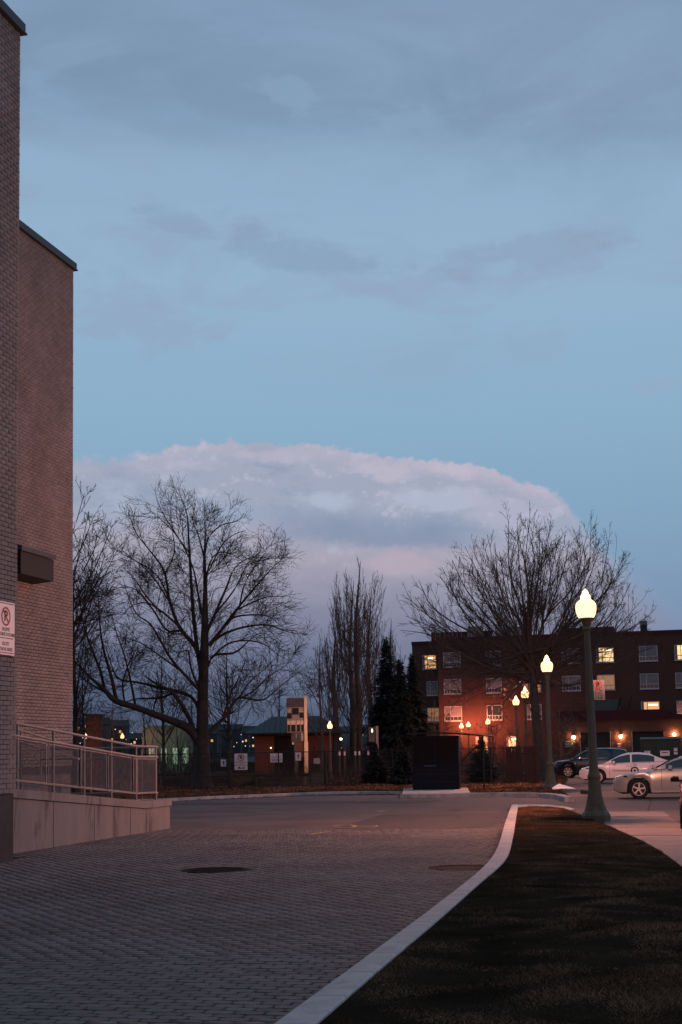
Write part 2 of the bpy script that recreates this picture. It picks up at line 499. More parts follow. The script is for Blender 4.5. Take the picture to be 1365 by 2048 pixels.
def autosmooth(o, deg=35):
    me = o.data
    me.polygons.foreach_set('use_smooth', [True] * len(me.polygons))
    try: me.set_sharp_from_angle(angle=math.radians(deg))
    except Exception: pass
    return o


def text(body, size, m, parent, loc, rot=(math.pi / 2, 0, 0), name='lettering', sx=1.0, bold=0.0):
    c = bpy.data.curves.new(name, 'FONT'); c.body = body; c.size = size; c.align_x = 'CENTER'; c.align_y = 'CENTER'
    c.extrude = .0015; c.offset = bold; c.resolution_u = 3
    tmp = bpy.data.objects.new(name, c)
    me = bpy.data.meshes.new_from_object(tmp); me.materials.clear(); me.materials.append(m)
    bpy.data.objects.remove(tmp)
    o = bpy.data.objects.new(name, me); col.objects.link(o); o.parent = parent
    o.location = loc; o.rotation_euler = rot; o.scale = (sx, 1, 1)
    return o


def ring_mesh(r0, r1, sides=28, y=0.0, t=.003):
    """flat ring in the xz plane facing -y"""
    V = []; F = []
    for k in range(sides):
        q = 2 * math.pi * k / sides
        for r in (r0, r1):
            V.append((r * math.cos(q), y - t, r * math.sin(q)))
    for k in range(sides):
        a, b, c, d = 2 * k, 2 * k + 1, 2 * ((k + 1) % sides) + 1, 2 * ((k + 1) % sides)
        F.append((a, b, c, d))
    return V, F


def no_parking(parent, cx, cz, r, y):
    """prohibition roundel with a P, on a sign that faces -y"""
    mb = MB(); V, F = ring_mesh(r * .8, r, 28, 0, 0); mb.add([(v[0] + cx, y - .004, v[2] + cz) for v in V], F)
    a = math.radians(-45); w = r * .11; L = r * .86
    dx, dz = math.cos(a), math.sin(a)
    mb.add([(cx - dx * L - dz * w, y - .0045, cz - dz * L + dx * w), (cx - dx * L + dz * w, y - .0045, cz - dz * L - dx * w),
            (cx + dx * L + dz * w, y - .0045, cz + dz * L - dx * w), (cx + dx * L - dz * w, y - .0045, cz + dz * L + dx * w)], [(0, 1, 2, 3)])
    mb.build('prohibition_ring', M_redink, parent)
    text('P', r * 1.55, M_ink, parent, (cx, y - .0035, cz), name='letter', bold=r * .04)


rng = np.random.default_rng(7)
random.seed(7)

# ------------------------------------------------------------------ ground
mb = MB(); mb.add([(-2500, -200, -.06), (2500, -200, -.06), (2500, 4000, -.06), (-2500, 4000, -.06)], [(0, 1, 2, 3)])
tag(mb.build('terrain', M_far), 'dark open land running to the horizon', kind='structure')


def sheet(name, pts, z, m, label, kind='structure', parent=None):
    V = [(p[0], p[1], z) for p in pts]
    o = link(name, mkmesh(name, V, [tuple(range(len(V)))], m), parent)
    if kind: tag(o, label, kind=kind)
    return o


SEAM = 32.55
sheet('parking_lot', [UV(SEAM, -70), UV(SEAM, 90), UV(210, 90), UV(210, -70)], 0.0, M_asph, 'worn asphalt of the lane and the parking lot')
sheet('lane', [UV(-40, -2.3), UV(-40, 60), UV(SEAM, 60), UV(SEAM, -2.3)], -.004, M_asph, 'asphalt lane to the right of the grass verge')
# repair patches in the asphalt
sheet('asphalt_patch', [UV(SEAM + .05, -8.2), UV(SEAM + .05, -4.6), UV(39.6, -5.0), UV(39.9, -8.6)], .004, M_patch, 'newer darker asphalt patch beside the paver edge')
sheet('asphalt_patch', [UV(47, -30), UV(47.6, -9.0), UV(50.3, -8.6), UV(50.0, -30)], .004, M_patch, 'darker asphalt strip along the far kerb')

pav = sheet('pavement', [UV(-40, -24), UV(-40, -2.3), UV(SEAM, -2.3), UV(SEAM, -24)], -.03, M_bed, 'interlocking paved forecourt beside the school')

# pavers: running bond courses along v
PW, PD, PT = .222, .128, .03


def paver_geo(cx, cy, w, d, z, tilt):
    b = .036; j = .007
    x0, x1, y0, y1 = cx - w / 2 + j, cx + w / 2 - j, cy - d / 2 + j * .8, cy + d / 2 - j * .8
    P = [(x0 + b, y0), (x1 - b, y0), (x1, y0 + b * .8), (x1, y1 - b * .8), (x1 - b, y1), (x0 + b, y1), (x0, y1 - b * .8), (x0, y0 + b * .8)]
    top = [(p[0], p[1], z + tilt[0] * (p[0] - cx) + tilt[1] * (p[1] - cy)) for p in P]
    bot = [(p[0], p[1], -.03) for p in P]
    return bot + top


def offset(L, d):
    out = []
    for i, p in enumerate(L):
        t = np.array(L[min(i + 1, len(L) - 1)]) - np.array(L[max(i - 1, 0)]); t = t / np.linalg.norm(t)
        out.append(np.array(p) + np.array([-t[1], t[0]]) * d)
    return out


cells = []
kerb_L = [(543, 2048), (700, 1935), (765, 1886), (822, 1846), (892, 1793), (941, 1756), (980, 1721), (993, 1701), (1000, 1679), (1009, 1648), (1015, 1631), (1023, 1610)]
kerb_R = [(626, 2048), (700, 1984), (765, 1930), (809, 1892), (897, 1820), (954, 1767), (1011, 1723), (1020, 1705), (1023, 1688), (1028, 1666), (1031, 1645), (1037, 1610)]
KH = .13
def smooth_line(px, z):
    P = np.array([GP(x, y, z)[:2] for x, y in px])
    s_ = np.concatenate([[0], np.cumsum(np.linalg.norm(np.diff(P, axis=0), axis=1))])
    q = np.linspace(0, s_[-1], 33); Q = np.stack([np.interp(q, s_, P[:, k]) for k in (0, 1)], 1)
    for _ in range(3): Q[1:-1] = (Q[:-2] + 2 * Q[1:-1] + Q[2:]) / 4
    return [q_ for q_ in Q]


kL = smooth_line(kerb_L, KH)
kR = smooth_line(kerb_R, KH)
# extend towards and past the camera
d0 = (kL[0] - kL[1]); d0 /= np.linalg.norm(d0)
kL = [kL[0] + d0 * 14] + kL; kR = [kR[0] + d0 * 14] + kR
kuv = np.array([TOUV(p) for p in kL]); kuv = kuv[np.argsort(kuv[:, 0])]
kerb_v = lambda u: np.interp(u, kuv[:, 0], kuv[:, 1])
nrow = int((SEAM - 4) / PD)
for r in range(nrow):
    u = SEAM - PD * (r + .5)
    if u < 7.5: break
    vmax = kerb_v(u) + .05
    # visible width plus a margin
    y = u * CT
    vl = (-.2353 * u * 1.03 - u * ST) / (CT - .2353 * ST) - 1.8
    vl = max(vl, -16.0 if u > 24 else -11.6)
    off = (r % 2) * PW / 2 + rng.uniform(-.02, .02)
    k0 = int(math.floor(vl / PW)); k1 = int(vmax / PW) + 1
    for k in range(k0, k1):
        v = (k + .5) * PW + off
        if v + PW / 2 > vmax: continue
        if u > 25.5 and v < -12.5: continue
        cells.append((u, v))
# manhole covers take the place of some pavers
covers = [GP(430, 1740), GP(925, 1735)]
cuv = [TOUV(c) for c in covers]; CR = .51
cells = [c for c in cells if all((c[0] - q[0]) ** 2 + (c[1] - q[1]) ** 2 > (CR + .02) ** 2 for q in cuv)]
cells.sort(key=lambda c: np.hypot(*UV(*c)[:2]) + (50 if abs(UV(*c)[0]) > .25 * UV(*c)[1] else 0) + (50 if UV(*c)[1] < 10.0 else 0))
base = [[i + 8 if i < 8 else i for i in ()]]
quad8 = [(k, (k + 1) % 8, 8 + (k + 1) % 8, 8 + k) for k in range(8)]
proto = mkmesh('paver', [(x, y, z + .03) for x, y, z in paver_geo(0, 0, PW, PD, 0.0, (0, 0))], quad8 + [tuple(range(8, 16))], M_paver)
for c in cells[:300]:
    p = UV(c[0], c[1])
    o = link('paver', proto, pav, (p[0], p[1], -.03 + rng.normal(0, .0014)), -TH + rng.normal(0, .006))
    o.rotation_euler = (rng.normal(0, .0016), rng.normal(0, .0016), -TH + rng.normal(0, .006))
VV = []; FF = []; T4 = []
rest = cells[300:]
for i, c in enumerate(rest):
    G8 = paver_geo(c[1], c[0], PW, PD, rng.normal(0, .0009), rng.normal(0, .0016, 2))
    n = len(VV); VV += G8
    for q in quad8: T4.append(tuple(n + a for a in q))
    T4.append((n + 8, n + 9, n + 10, n + 11)); T4.append((n + 8, n + 11, n + 12, n + 15)); T4.append((n + 12, n + 13, n + 14, n + 15))
o = link('paver_field', npmesh('paver_field', VV, T4, M_paver), pav, (0, 0, 0), -TH)
o['kind'] = 'stuff'

# manhole covers
for i, (c, lab) in enumerate(zip(covers, ('round iron manhole cover in the middle of the paved forecourt', 'round iron storm grate beside the bend of the kerb'))):
    t = thing('manhole_cover' if i == 0 else 'storm_grate', lab, 'manhole cover', (c[0], c[1], 0))
    m1 = MB(); m1.lathe([(CR, -.02), (CR, .004), (CR - .03, .006), (CR - .07, .006), (CR - .08, -.012), (.01, -.012)], 40); m1.build('rim', M_cover, t)
    m2 = MB()
    if i == 0:
        for a in range(-5, 6):
            for b in range(-5, 6):
                x, y = a * .075, b * .075
                if x * x + y * y < .17: m2.box(x - .025, x + .025, y - .025, y + .025, -.012, .001)
        m2.build('raised_pattern', M_cover, t)
    else:
        for a in range(-7, 8):
            x = a * .055; L = math.sqrt(max(0, .42 ** 2 - x * x))
            if L > .05: m2.add([(x - .016 - .1 * L, -L, .004), (x + .016 - .1 * L, -L, .004), (x + .016 + .1 * L, L, .004), (x - .016 + .1 * L, L, .004)], [(0, 1, 2, 3)])
        m2.build('grate_bars', M_cover, t)


# kerbs
def kerb_run(L, R, h, m, label, name='kerb', step=1):
    root = link(name, None); tag(root, label, kind='structure')
    for i in range(0, len(L) - 1):
        a, b, c, d = np.array(L[i]), np.array(L[i + 1]), np.array(R[i + 1]), np.array(R[i])
        ln = np.linalg.norm(b - a); ns = max(1, int(round(ln / 2.4)))
        for k in range(ns):
            f0, f1 = k / ns, (k + 1) / ns
            gap = .009 / max(ln, .01)
            p = [a + (b - a) * (f0 + gap), a + (b - a) * (f1 - gap), d + (c - d) * (f1 - gap), d + (c - d) * (f0 + gap)]
            e = .015
            n_ = (p[3] - p[0]); n_ = n_ / (np.linalg.norm(n_) + 1e-6) * e
            V = [(*q, -.05) for q in p] + [(*q, h - e) for q in p] + [(*(p[0] + n_), h), (*(p[1] + n_), h), (*(p[2] - n_), h), (*(p[3] - n_), h)]
            F = [(0, 1, 5, 4), (1, 2, 6, 5), (2, 3, 7, 6), (3, 0, 4, 7), (4, 5, 9, 8), (5, 6, 10, 9), (6, 7, 11, 10), (7, 4, 8, 11), (8, 9, 10, 11)]
            link('kerb_section', mkmesh('kerb_section', V, F, m), root)
    return root


kerb_run(kL, kR, KH, M_kerb, 'pale concrete kerb curving between the pavers and the grass verge')
# end of the verge
e0, e1 = GP(1023, 1610, KH)[:2], GP(1037, 1614, KH)[:2]
tipF = [GP(x, y, .1)[:2] for x, y in ((1023, 1609.5), (1060, 1609), (1100, 1610), (1128, 1613), (1150, 1618))]
tipN = [GP(x, y, .1)[:2] for x, y in ((1036, 1614.5), (1060, 1612.5), (1098, 1613), (1124, 1616), (1143, 1621))]
kerb_run(tipF, tipN, .11, M_oldkerb, 'low worn kerb closing the far end of the grass verge')
# far kerb along the park
fk = [(-260, 1622), (100, 1606), (330, 1598.5), (430, 1593.5), (540, 1589), (640, 1585), (720, 1583.5), (803, 1584.5)]
KF = [GP(x, y, .1)[:2] for x, y in fk]


def offset(L, d):
    out = []
    for i, p in enumerate(L):
        t = np.array(L[min(i + 1, len(L) - 1)]) - np.array(L[max(i - 1, 0)]); t = t / np.linalg.norm(t)
        out.append(np.array(p) + np.array([-t[1], t[0]]) * d)
    return out


kerb_run(KF, offset(KF, .28), .12, M_oldkerb, 'chipped old kerb along the park side of the road')
fk2 = [(800, 1594), (870, 1593.5), (940, 1592), (1010, 1591.5), (1080, 1592.5), (1110, 1595), (1130, 1601)]
KF2 = [GP(x, y, .05)[:2] for x, y in fk2]
kerb_run(KF2, offset(KF2, .3), .16, M_oldkerb, 'raised kerb in front of the ticket booth')
# slab under the booth
slab = MB(); pp = [KF2[0] + np.array([.1, .33]), KF2[1] + np.array([0, .33]), KF2[2] + np.array([.05, .33]), UV(60.2, -9.4)[:2], UV(60.2, -12.1)[:2]]
slab.prism(pp, -.04, .15); tag(slab.build('concrete_slab', M_oldkerb), 'concrete slab under the dark booth', kind='structure')

# verge soil + grass
verge_poly = [p for p in kR[:-1]] + [tuple(p) for p in tipN[1:]] + [GP(x, y, .08)[:2] for x, y in ((1222, 1655), (1284, 1683), (1323, 1705), (1365, 1736))] + [UV(12, 1.6)[:2], UV(-6, 3.5)[:2]]
verge_poly = [np.array(p) for p in verge_poly]


def inpoly(P, poly):
    x, y = P[:, 0], P[:, 1]; c = np.zeros(len(P), bool); n = len(poly); j = n - 1
    for i in range(n):
        xi, yi = poly[i]; xj, yj = poly[j]
        c ^= ((yi > y) != (yj > y)) & (x < (xj - xi) * (y - yi) / (yj - yi + 1e-12) + xi); j = i
    return c


def hump(x, y): return .018 * np.sin(x * 2.1 + y * .7) + .014 * np.sin(y * 1.7 - x * 1.1) + .01 * np.sin(x * 5 + 1) * np.sin(y * 4.3)


import bmesh


def ground_poly(name, poly, z, m, label, kind='structure'):
    bm = bmesh.new()
    vs = [bm.verts.new((p[0], p[1], z)) for p in poly]
    from mathutils.geometry import tessellate_polygon
    for tri in tessellate_polygon([[Vector((p[0], p[1], 0)) for p in poly]]):
        try: bm.faces.new([vs[i] for i in tri])
        except ValueError: pass
    me = bpy.data.meshes.new(name); bm.normal_update()
    for q in bm.faces:
        if q.normal.z < 0: q.normal_flip()
    bm.to_mesh(me); bm.free(); me.materials.append(m)
    return tag(link(name, me), label, kind=kind)


ground_poly('grass_verge', verge_poly, .1, M_soil, 'dark dormant lawn strip beside the curving kerb')
# right boundary of the park follows the parking lot
park = [p for p in offset(KF, .27)] + [np.array([2.36, 58.75]), UV(60.2, -12.1)[:2], UV(60.2, -9.4)[:2], KF2[2] + np.array([.06, .33])] + [q for q in offset(KF2, .29)[3:]] + [np.array(UV(60, -5.6)[:2]), np.array(UV(80, -7.0)[:2]), np.array(UV(121, -11.9)[:2]),
        np.array(UV(150, -14.2)[:2]), np.array(UV(230, -16)[:2]), np.array(UV(230, -150)[:2]), np.array(UV(40, -150)[:2])]
ground_poly('park_ground', park, .09, M_soil, 'dark lawn of the park behind the far kerb')


def blades(n, poly, bbox, zb, hgt, wid, seed, near=None):
    r = np.random.default_rng(seed)
    P = np.stack([r.uniform(bbox[0], bbox[1], n), r.uniform(bbox[2], bbox[3], n)], 1)
    if near is not None:
        # density falls with distance
        d = bbox[2] + (bbox[3] - bbox[2]) * r.uniform(0, 1, n) ** near
        P[:, 1] = d
    P = P[inpoly(P, poly)]
    P = P[(P[:, 0] < P[:, 1] * .26 + .5) & (P[:, 0] > -P[:, 1] * .26 - .5)]
    k = len(P)
    clump = np.clip(.75 + .9 * np.sin(P[:, 0] * 4.3 + 2 * np.sin(P[:, 1] * 2.1)) * np.sin(P[:, 1] * 3.7 + 2 * np.sin(P[:, 0] * 1.7)), .35, 1.7)
    dens = clump * np.clip(.55 + .5 * np.sin(P[:, 0] * 1.3 + P[:, 1] * .5) * np.sin(P[:, 1] * .9 - P[:, 0] * .6) + r.uniform(-.3, .3, k), .5, 1.2)
    h = hgt * r.uniform(.4, 1.2, k) * dens; a = r.uniform(0, math.pi, k)
    lean = r.normal(0, 1.0, (k, 2)) * h[:, None]
    w = wid * (1 + P[:, 1] / 40)
    B = np.concatenate([P, np.full((k, 1), zb)], 1)
    dx = np.stack([np.cos(a) * w, np.sin(a) * w, np.zeros(k)], 1)
    T = B + np.concatenate([lean, h[:, None]], 1)
    V = np.stack([B - dx, B + dx, T], 1).reshape(-1, 3)
    F = np.arange(len(V)).reshape(-1, 3)
    return V, F


V, F = blades(1500000, verge_poly, (-2, 12, 8, 46), .095, .034, .0024, 3, near=1.7)
tag(link('grass', npmesh('grass', V, F, M_grass)), 'short matted grass of the verge', 'grass', kind='stuff')
strip = [p for p in park]
V, F = blades(150000, strip, (-16, 14, 54, 90), .085, .09, .009, 4, near=1.6)
tag(link('park_grass', npmesh('park_grass', V, F, M_grass)), 'rough grass behind the far kerb', 'grass', kind='stuff')

# scattered dead leaves and grit by the kerbs
r = np.random.default_rng(12); Q = []
for _ in range(900):
    i = r.integers(1, len(KF) - 1); f = r.uniform(); p = KF[i] * (1 - f) + KF[i + 1 if i + 1 < len(KF) else i] * f
    off = -abs(r.normal(0, .35)) - .05
    Q.append((p[0] + r.normal(0, .1), p[1] + off, .006, r.uniform(.02, .06)))
for _ in range(260):
    u = r.uniform(24, SEAM + 11); v = kerb_v(u) - abs(r.normal(0, .12)); q = UV(u, v); Q.append((q[0], q[1], .006, r.uniform(.01, .035)))
for _ in range(140):
    q = UV(r.uniform(8, 60), r.uniform(-14, -5)); Q.append((q[0], q[1], .006, r.uniform(.01, .03)))
for _ in range(160):
    x, y = r.uniform(0, 8), r.uniform(9, 40); Q.append((x, y, .14, r.uniform(.01, .025)))
V = []; F = []
for (x, y, z, s) in Q:
    a = r.uniform(0, 6.28); n = len(V)
    for k in range(4):
        V.append((x + s * math.cos(a + k * 1.57) * (1 if k % 2 else .6), y + s * math.sin(a + k * 1.57), z + r.uniform(0, s * .6)))
    F.append((n, n + 1, n + 2, n + 3))
tag(link('leaf_litter', npmesh('leaf_litter', V, F, M_litter)), 'dead leaves and grit gathered along the kerbs', 'leaf litter', kind='stuff')

# sidewalk slabs right of the verge
sw = link('sidewalk', None); tag(sw, 'concrete sidewalk slabs right of the grass verge', kind='structure')
for k in range(26):
    u1 = 39.8 - k * 1.5; u0 = u1 - 1.485
    vl = np.interp(u0, [12, 22, 28, 32.4, 39.8], [1.6, -.32, -1.1, -1.94, -2.55]); vl1 = np.interp(u1, [12, 22, 28, 32.4, 39.8], [1.6, -.32, -1.1, -1.94, -2.55])
    wv = 1.55 - .0 * k
    m1 = MB(); pl = [UV(u0, vl - .1), UV(u1, vl1 - .1), UV(u1, vl1 + wv), UV(u0, vl + wv)]
    m1.prism([p[:2] for p in pl][::-1], -.03, .035 + rng.uniform(-.004, .004)); m1.build('slab', M_walk, sw)

# painted marks and cracks on the asphalt
def stroke(name, pxs, w, m, label, z=.006):
    P = [GP(x, y)[:2] for x, y in pxs]; A = offset(P, w / 2); B = offset(P, -w / 2)
    V = [(*a, z) for a in A] + [(*b, z) for b in B]; n = len(P)
    return tag(link(name, mkmesh(name, V, [(i, i + 1, n + i + 1, n + i) for i in range(n - 1)], m)), label, kind='structure')


stroke('painted_mark', [(512, 1625), (540, 1624.6), (570, 1625)], .13, M_paint, 'short worn yellow stripe on the road')
stroke('painted_mark', [(712, 1602), (740, 1600.5), (764, 1600)], .15, M_paint, 'thin pale stripe on the road near the far kerb')
stroke('painted_mark', [(758, 1623.5), (768, 1622), (778, 1622)], .16, M_paint, 'small yellow dash on the asphalt')
stroke('painted_mark', [(622, 1669.5), (636, 1667), (648, 1665), (659, 1664)], .09, M_paint, 'yellow survey tick on the paver edge', z=.008)
stroke('painted_mark', [(666, 1652.5), (680, 1650.6), (700, 1650), (715, 1652), (735, 1652.5), (752, 1651), (756, 1652.6), (745, 1654.4), (720, 1655), (690, 1655.4), (668, 1654.6)], .05, M_paint, 'looping yellow utility marking sprayed on the asphalt')
stroke('painted_mark', [(700, 1650), (712, 1653), (704, 1655.2)], .05, M_paint, 'small crossing stroke inside the sprayed yellow loop')
M_crack = mat('crack_dark', (.02, .011, .011), .95, 0)
stroke('crack', [(897, 1621), (905, 1620.2), (915, 1621.5), (924, 1620.6)], .12, M_crack, 'dark crack in the asphalt')
stroke('crack', [(1301, 1597), (1302, 1604), (1300, 1612), (1297, 1620), (1299, 1626)], .035, M_crack, 'crack running across the parking asphalt')
stroke('crack', [(770, 1631), (776, 1630.5), (784, 1631)], .08, M_crack, 'short crack in the road')

# ------------------------------------------------------------------ school building (left)
V1, U1, H1 = -11.45, 23.12, 14.88
V2, U2 = -15.93, 35.4
CB = .083
sch = thing('school_building', 'tall windowless buff brick school building at the left edge', 'building', (0, 0, 0))
m1 = MB(); m1.prism([(-45, -12), (V1 - .1, -12), (V1 - .1, U1 - .1), (-45, U1 - .1)], 1.16, H1); m1.build('wall', M_mortar, sch)
m1 = MB(); m1.prism([(-45, -12), (V1 + .0, -12), (V1 + .0, 19.58), (-45, 19.58)], 1.17, H1 - .002); m1.build('wall_surface', M_buffwall, sch)
m1 = MB(); m1.prism([(-45, U1 - .11), (V2 - .1, U1 - .11), (V2 - .1, U2 - .1), (-45, U2 - .1)], 1.5, H1); m1.build('rear_wall', M_mortar, sch)
m1 = MB(); m1.box(-45, V1 - .035, -12, U1 - .035, -.1, 1.155); m1.box(-45, V2 - .03, U1, U2 - .03, -.1, 1.49); m1.build('foundation', M_found, sch)
# bricks on the near wall face
BW = .245
bricks = []
nc = int((H1 - 1.16) / CB)
for r_ in range(nc):
    z = 1.16 + r_ * CB
    uu = U1
    first = BW if r_ % 2 == 0 else BW / 2
    w = first
    while uu > 19.62:
        w_ = min(w, uu - 19.6)
        bricks.append((uu - w_, uu, z)); uu -= w_; w = BW
bricks_vis = [b for b in bricks if b[1] > 22.0]; other = [b for b in bricks if b[1] <= 22.0]
bricks_vis.sort(key=lambda b: b[2])
J = .011
shared = {}
for b in bricks_vis[:300]:
    w = round(b[1] - b[0], 3)
    if w not in shared:
        q = MB(); q.bbox(-.1, 0, 0, w - J, 0, CB - J, .004); shared[w] = mkmesh('brick', q.V, q.F, M_brick)
    link('brick', shared[w], sch, (V1 + rng.normal(0, .0015), b[0] + J / 2, b[2] + J / 2))


def brick_stuff(lst, v, dv=.1):
    V = []; F = []
    for (a, b, z) in lst:
        x1 = v + rng.normal(0, .0015); x0 = v - dv; n = len(V)
        a += J / 2; b -= J / 2; z0 = z + J / 2; z1 = z + CB - J / 2; e = .004
        V += [(x0, a, z0), (x0, b, z0), (x0, b, z1), (x0, a, z1), (x1 - e, a, z0), (x1 - e, b, z0), (x1 - e, b, z1), (x1 - e, a, z1),
              (x1, a + e, z0 + e), (x1, b - e, z0 + e), (x1, b - e, z1 - e), (x1, a + e, z1 - e)]
        for k in range(4):
            F.append((n + k, n + (k + 1) % 4, n + 4 + (k + 1) % 4, n + 4 + k)); F.append((n + 4 + k, n + 4 + (k + 1) % 4, n + 8 + (k + 1) % 4, n + 8 + k))
        F.append((n + 8, n + 9, n + 10, n + 11))
    return V, F


V, F = brick_stuff(bricks_vis[300:] + other, V1)
o = link('brickwork', npmesh('brickwork', V, F, M_brick), sch); o['kind'] = 'stuff'
lst = []
for r_ in range(int((H1 - 1.5) / CB)):
    z = 1.5 + r_ * CB; uu = U2; w = BW if r_ % 2 == 0 else BW / 2
    while uu > 29.5: lst.append((uu - w, uu, z)); uu -= w; w = BW
V, F = brick_stuff(lst, V2)
o = link('rear_brickwork', npmesh('rear_brickwork', V, F, M_brick), sch); o['kind'] = 'stuff'
m1 = MB(); m1.prism([(-45, U1), (V2, U1), (V2, 29.4), (-45, 29.4)], 1.5, H1 - .003); m1.build('rear_wall_surface', M_buffwall, sch)
# quoin strip hiding the return: end face of near wall
for (vv, ue, us, nm) in ((V1, U1, 17.5, 'coping'), (V2, U2, 24.0, 'coping')):
    k = ue + .06
    while k > us:
        a = max(us, k - 3.0)
        m1 = MB(); m1.box(vv - .5, vv + .07, a + .004, k, H1, H1 + .17); m1.box(vv - .45, vv + .095, a + .004, k + (.025 if k > ue else 0), H1 - .03, H1 + .001)
        m1.build('coping', M_cap, sch); k = a
m1 = MB(); m1.box(-45, V1 - .5, -12, U1 + .05, H1, H1 + .1); m1.box(-45, V2 - .5, U1 + .06, U2 + .05, H1, H1 + .09); m1.build('roof', M_hood, sch)
# small shed-roofed hood over the side door
hv = -15.37
m1 = MB()
m1.add([(V2 - .05, 31.2, 6.02), (hv, 31.2, 6.08), (hv, 31.2, 6.62), (V2 - .05, 31.2, 6.78), (V2 - .05, 33, 6.02), (hv, 33, 6.08), (hv, 33, 6.62), (V2 - .05, 33, 6.78)],
       [(0, 1, 2, 3), (7, 6, 5, 4), (1, 5, 6, 2), (0, 4, 5, 1)])
cn = m1.build('door_hood', M_hood, sch)
m1 = MB(); m1.add([(V2 - .05, 31.15, 6.785), (hv + .05, 31.15, 6.62), (hv + .05, 33.05, 6.62), (V2 - .05, 33.05, 6.785), (V2 - .05, 31.15, 6.9), (hv + .05, 31.15, 6.74), (hv + .05, 33.05, 6.74), (V2 - .05, 33.05, 6.9)],
                  [(0, 3, 2, 1), (4, 5, 6, 7), (0, 1, 5, 4), (1, 2, 6, 5), (2, 3, 7, 6)])
m1.build('flashing', M_cap, cn)

# sign on the school wall (faces +v): built in a frame whose -y is the wall normal
ws = thing('bus_zone_sign', 'white no-parking sign for school buses on the near brick wall', 'sign', UV(22.95 - .33, V1 + .03, 0), math.pi / 2 - TH)
# local x = +u, local -y = +v
SX0, SX1, SZ0, SZ1 = -.33, .33, 3.51, 4.42
m1 = MB(); m1.box(SX0, SX1, -.004, .004, SZ0, SZ1); m1.build('panel', M_signw, ws)
m1 = MB()
for z in (SZ1 - .035, SZ0 + .03, 3.79): m1.box(SX0 + .02, SX1 - (.02 if z != 3.79 else .05), -.0055, -.0045, z, z + .014)
m1.build('printed_rule', M_ink, ws)
no_parking(ws, 0, 4.17, .165, -.004)
for s, z, sz in (('EXCEPTÉ', 3.945, .085), ('AUTOBUS SCOLAIRE', 3.86, .085), ('EXCEPT', 3.7, .085), ('SCHOOL BUSES', 3.605, .085)):
    text(s, sz, M_ink, ws, (0, -.0055, z), sx=.85)

# ------------------------------------------------------------------ access ramp and handrail
VR = -12.38
rp = thing('access_ramp', 'stained concrete access ramp with a landing along the school wall', 'ramp', (0, 0, 0))
top = lambda u: np.interp(u, [22, 25.25, 31.5, 34], [1.4, 1.16, .71, .71])
m1 = MB()
us = [22.9, 25.25, 27.5, 29.5, 31.5, 33.1]
V = []; F = []
for u in us:
    t_ = top(u)
    V += [(VR - 3.4, u, -.05), (VR + .0, u, -.05), (VR + .0, u, t_ - .17), (VR - 3.4, u, t_ - .17)]
for i in range(len(us) - 1):
    a = i * 4; b = a + 4
    for k in range(4): F.append((a + k, a + (k + 1) % 4, b + (k + 1) % 4, b + k))
n = len(us) - 1; F += [(0, 3, 2, 1), (n * 4, n * 4 + 1, n * 4 + 2, n * 4 + 3)]
m1.add(V, F); m1.build('ramp_wall', M_conc, rp)
for u in (24.6, 26.6, 28.6, 30.6, 31.55):
    m1 = MB(); m1.box(VR - .01, VR + .004, u, u + .014, 0, top(u) - .19); m1.build('form_joint', M_found, rp)
m1 = MB(); us2 = [22.9, 25.25, 31.5, 33.16]
for i in range(3):
    a, b = us2[i] + .003, us2[i + 1]
    for (x0, x1, hh) in ((VR - .35, VR + .035, 0.0), (VR - 3.4, VR - .35, -.12)):
        V = [(x0, a, top(a) - .165), (x1, a, top(a) - .165), (x1, b, top(b) - .165), (x0, b, top(b) - .165), (x0, a, top(a) + hh), (x1, a, top(a) + hh), (x1, b, top(b) + hh), (x0, b, top(b) + hh)]
        m1.add(V, [(0, 3, 2, 1), (4, 5, 6, 7), (0, 1, 5, 4), (1, 2, 6, 5), (2, 3, 7, 6), (3, 0, 4, 7)])
m1.build('coping_slab', M_conc, rp)

hr = thing('handrail', 'galvanised tube railing with mesh infill on top of the ramp wall', 'railing', (0, 0, 0))
hx = VR - .12
path = [23.2, 31.3, 32.6]
for pu in (23.75, 25.27, 26.85, 28.35, 29.8, 31.25, 32.5):
    m1 = MB(); m1.tube([(hx, pu, top(pu) - .02), (hx, pu, top(pu) + 1.27)], .025, 10); m1.build('post', M_galv, hr)
for hgt in (1.24, 1.0, .16):
    m1 = MB(); m1.tube([(hx + .0, u, top(u) + hgt) for u in path], .028 if hgt > .5 else .02, 8); m1.build('rail', M_galv, hr)
# infill panels between posts with wire mesh
segs = [(23.9, 24.95), (25.1, 26.5), (26.6, 28.0), (28.15, 29.5), (29.6, 30.9), (31.05, 31.2), (31.3, 32.45)]
for (a, b) in segs:
    m1 = MB()
    for u in (a, b): m1.tube([(hx + .01, u, top(u) + .17), (hx + .01, u, top(u) + .96)], .014, 6)
    for hgt in (.18, .95): m1.tube([(hx + .01, a, top(a) + hgt), (hx + .01, b, top(b) + hgt)], .014, 6)
    p_ = m1.build('infill_frame', M_galv, hr)
    m2 = MB()
    k = .21
    while k < .94:
        m2.tube([(hx + .01, a, top(a) + k), (hx + .01, b, top(b) + k)], .0065, 3, False); k += .024
    u = a + .05
    while u < b: m2.tube([(hx + .013, u, top(u) + .18), (hx + .013, u, top(u) + .95)], .004, 3, False); u += .04
    m2.build('wire_mesh', M_galv, p_)
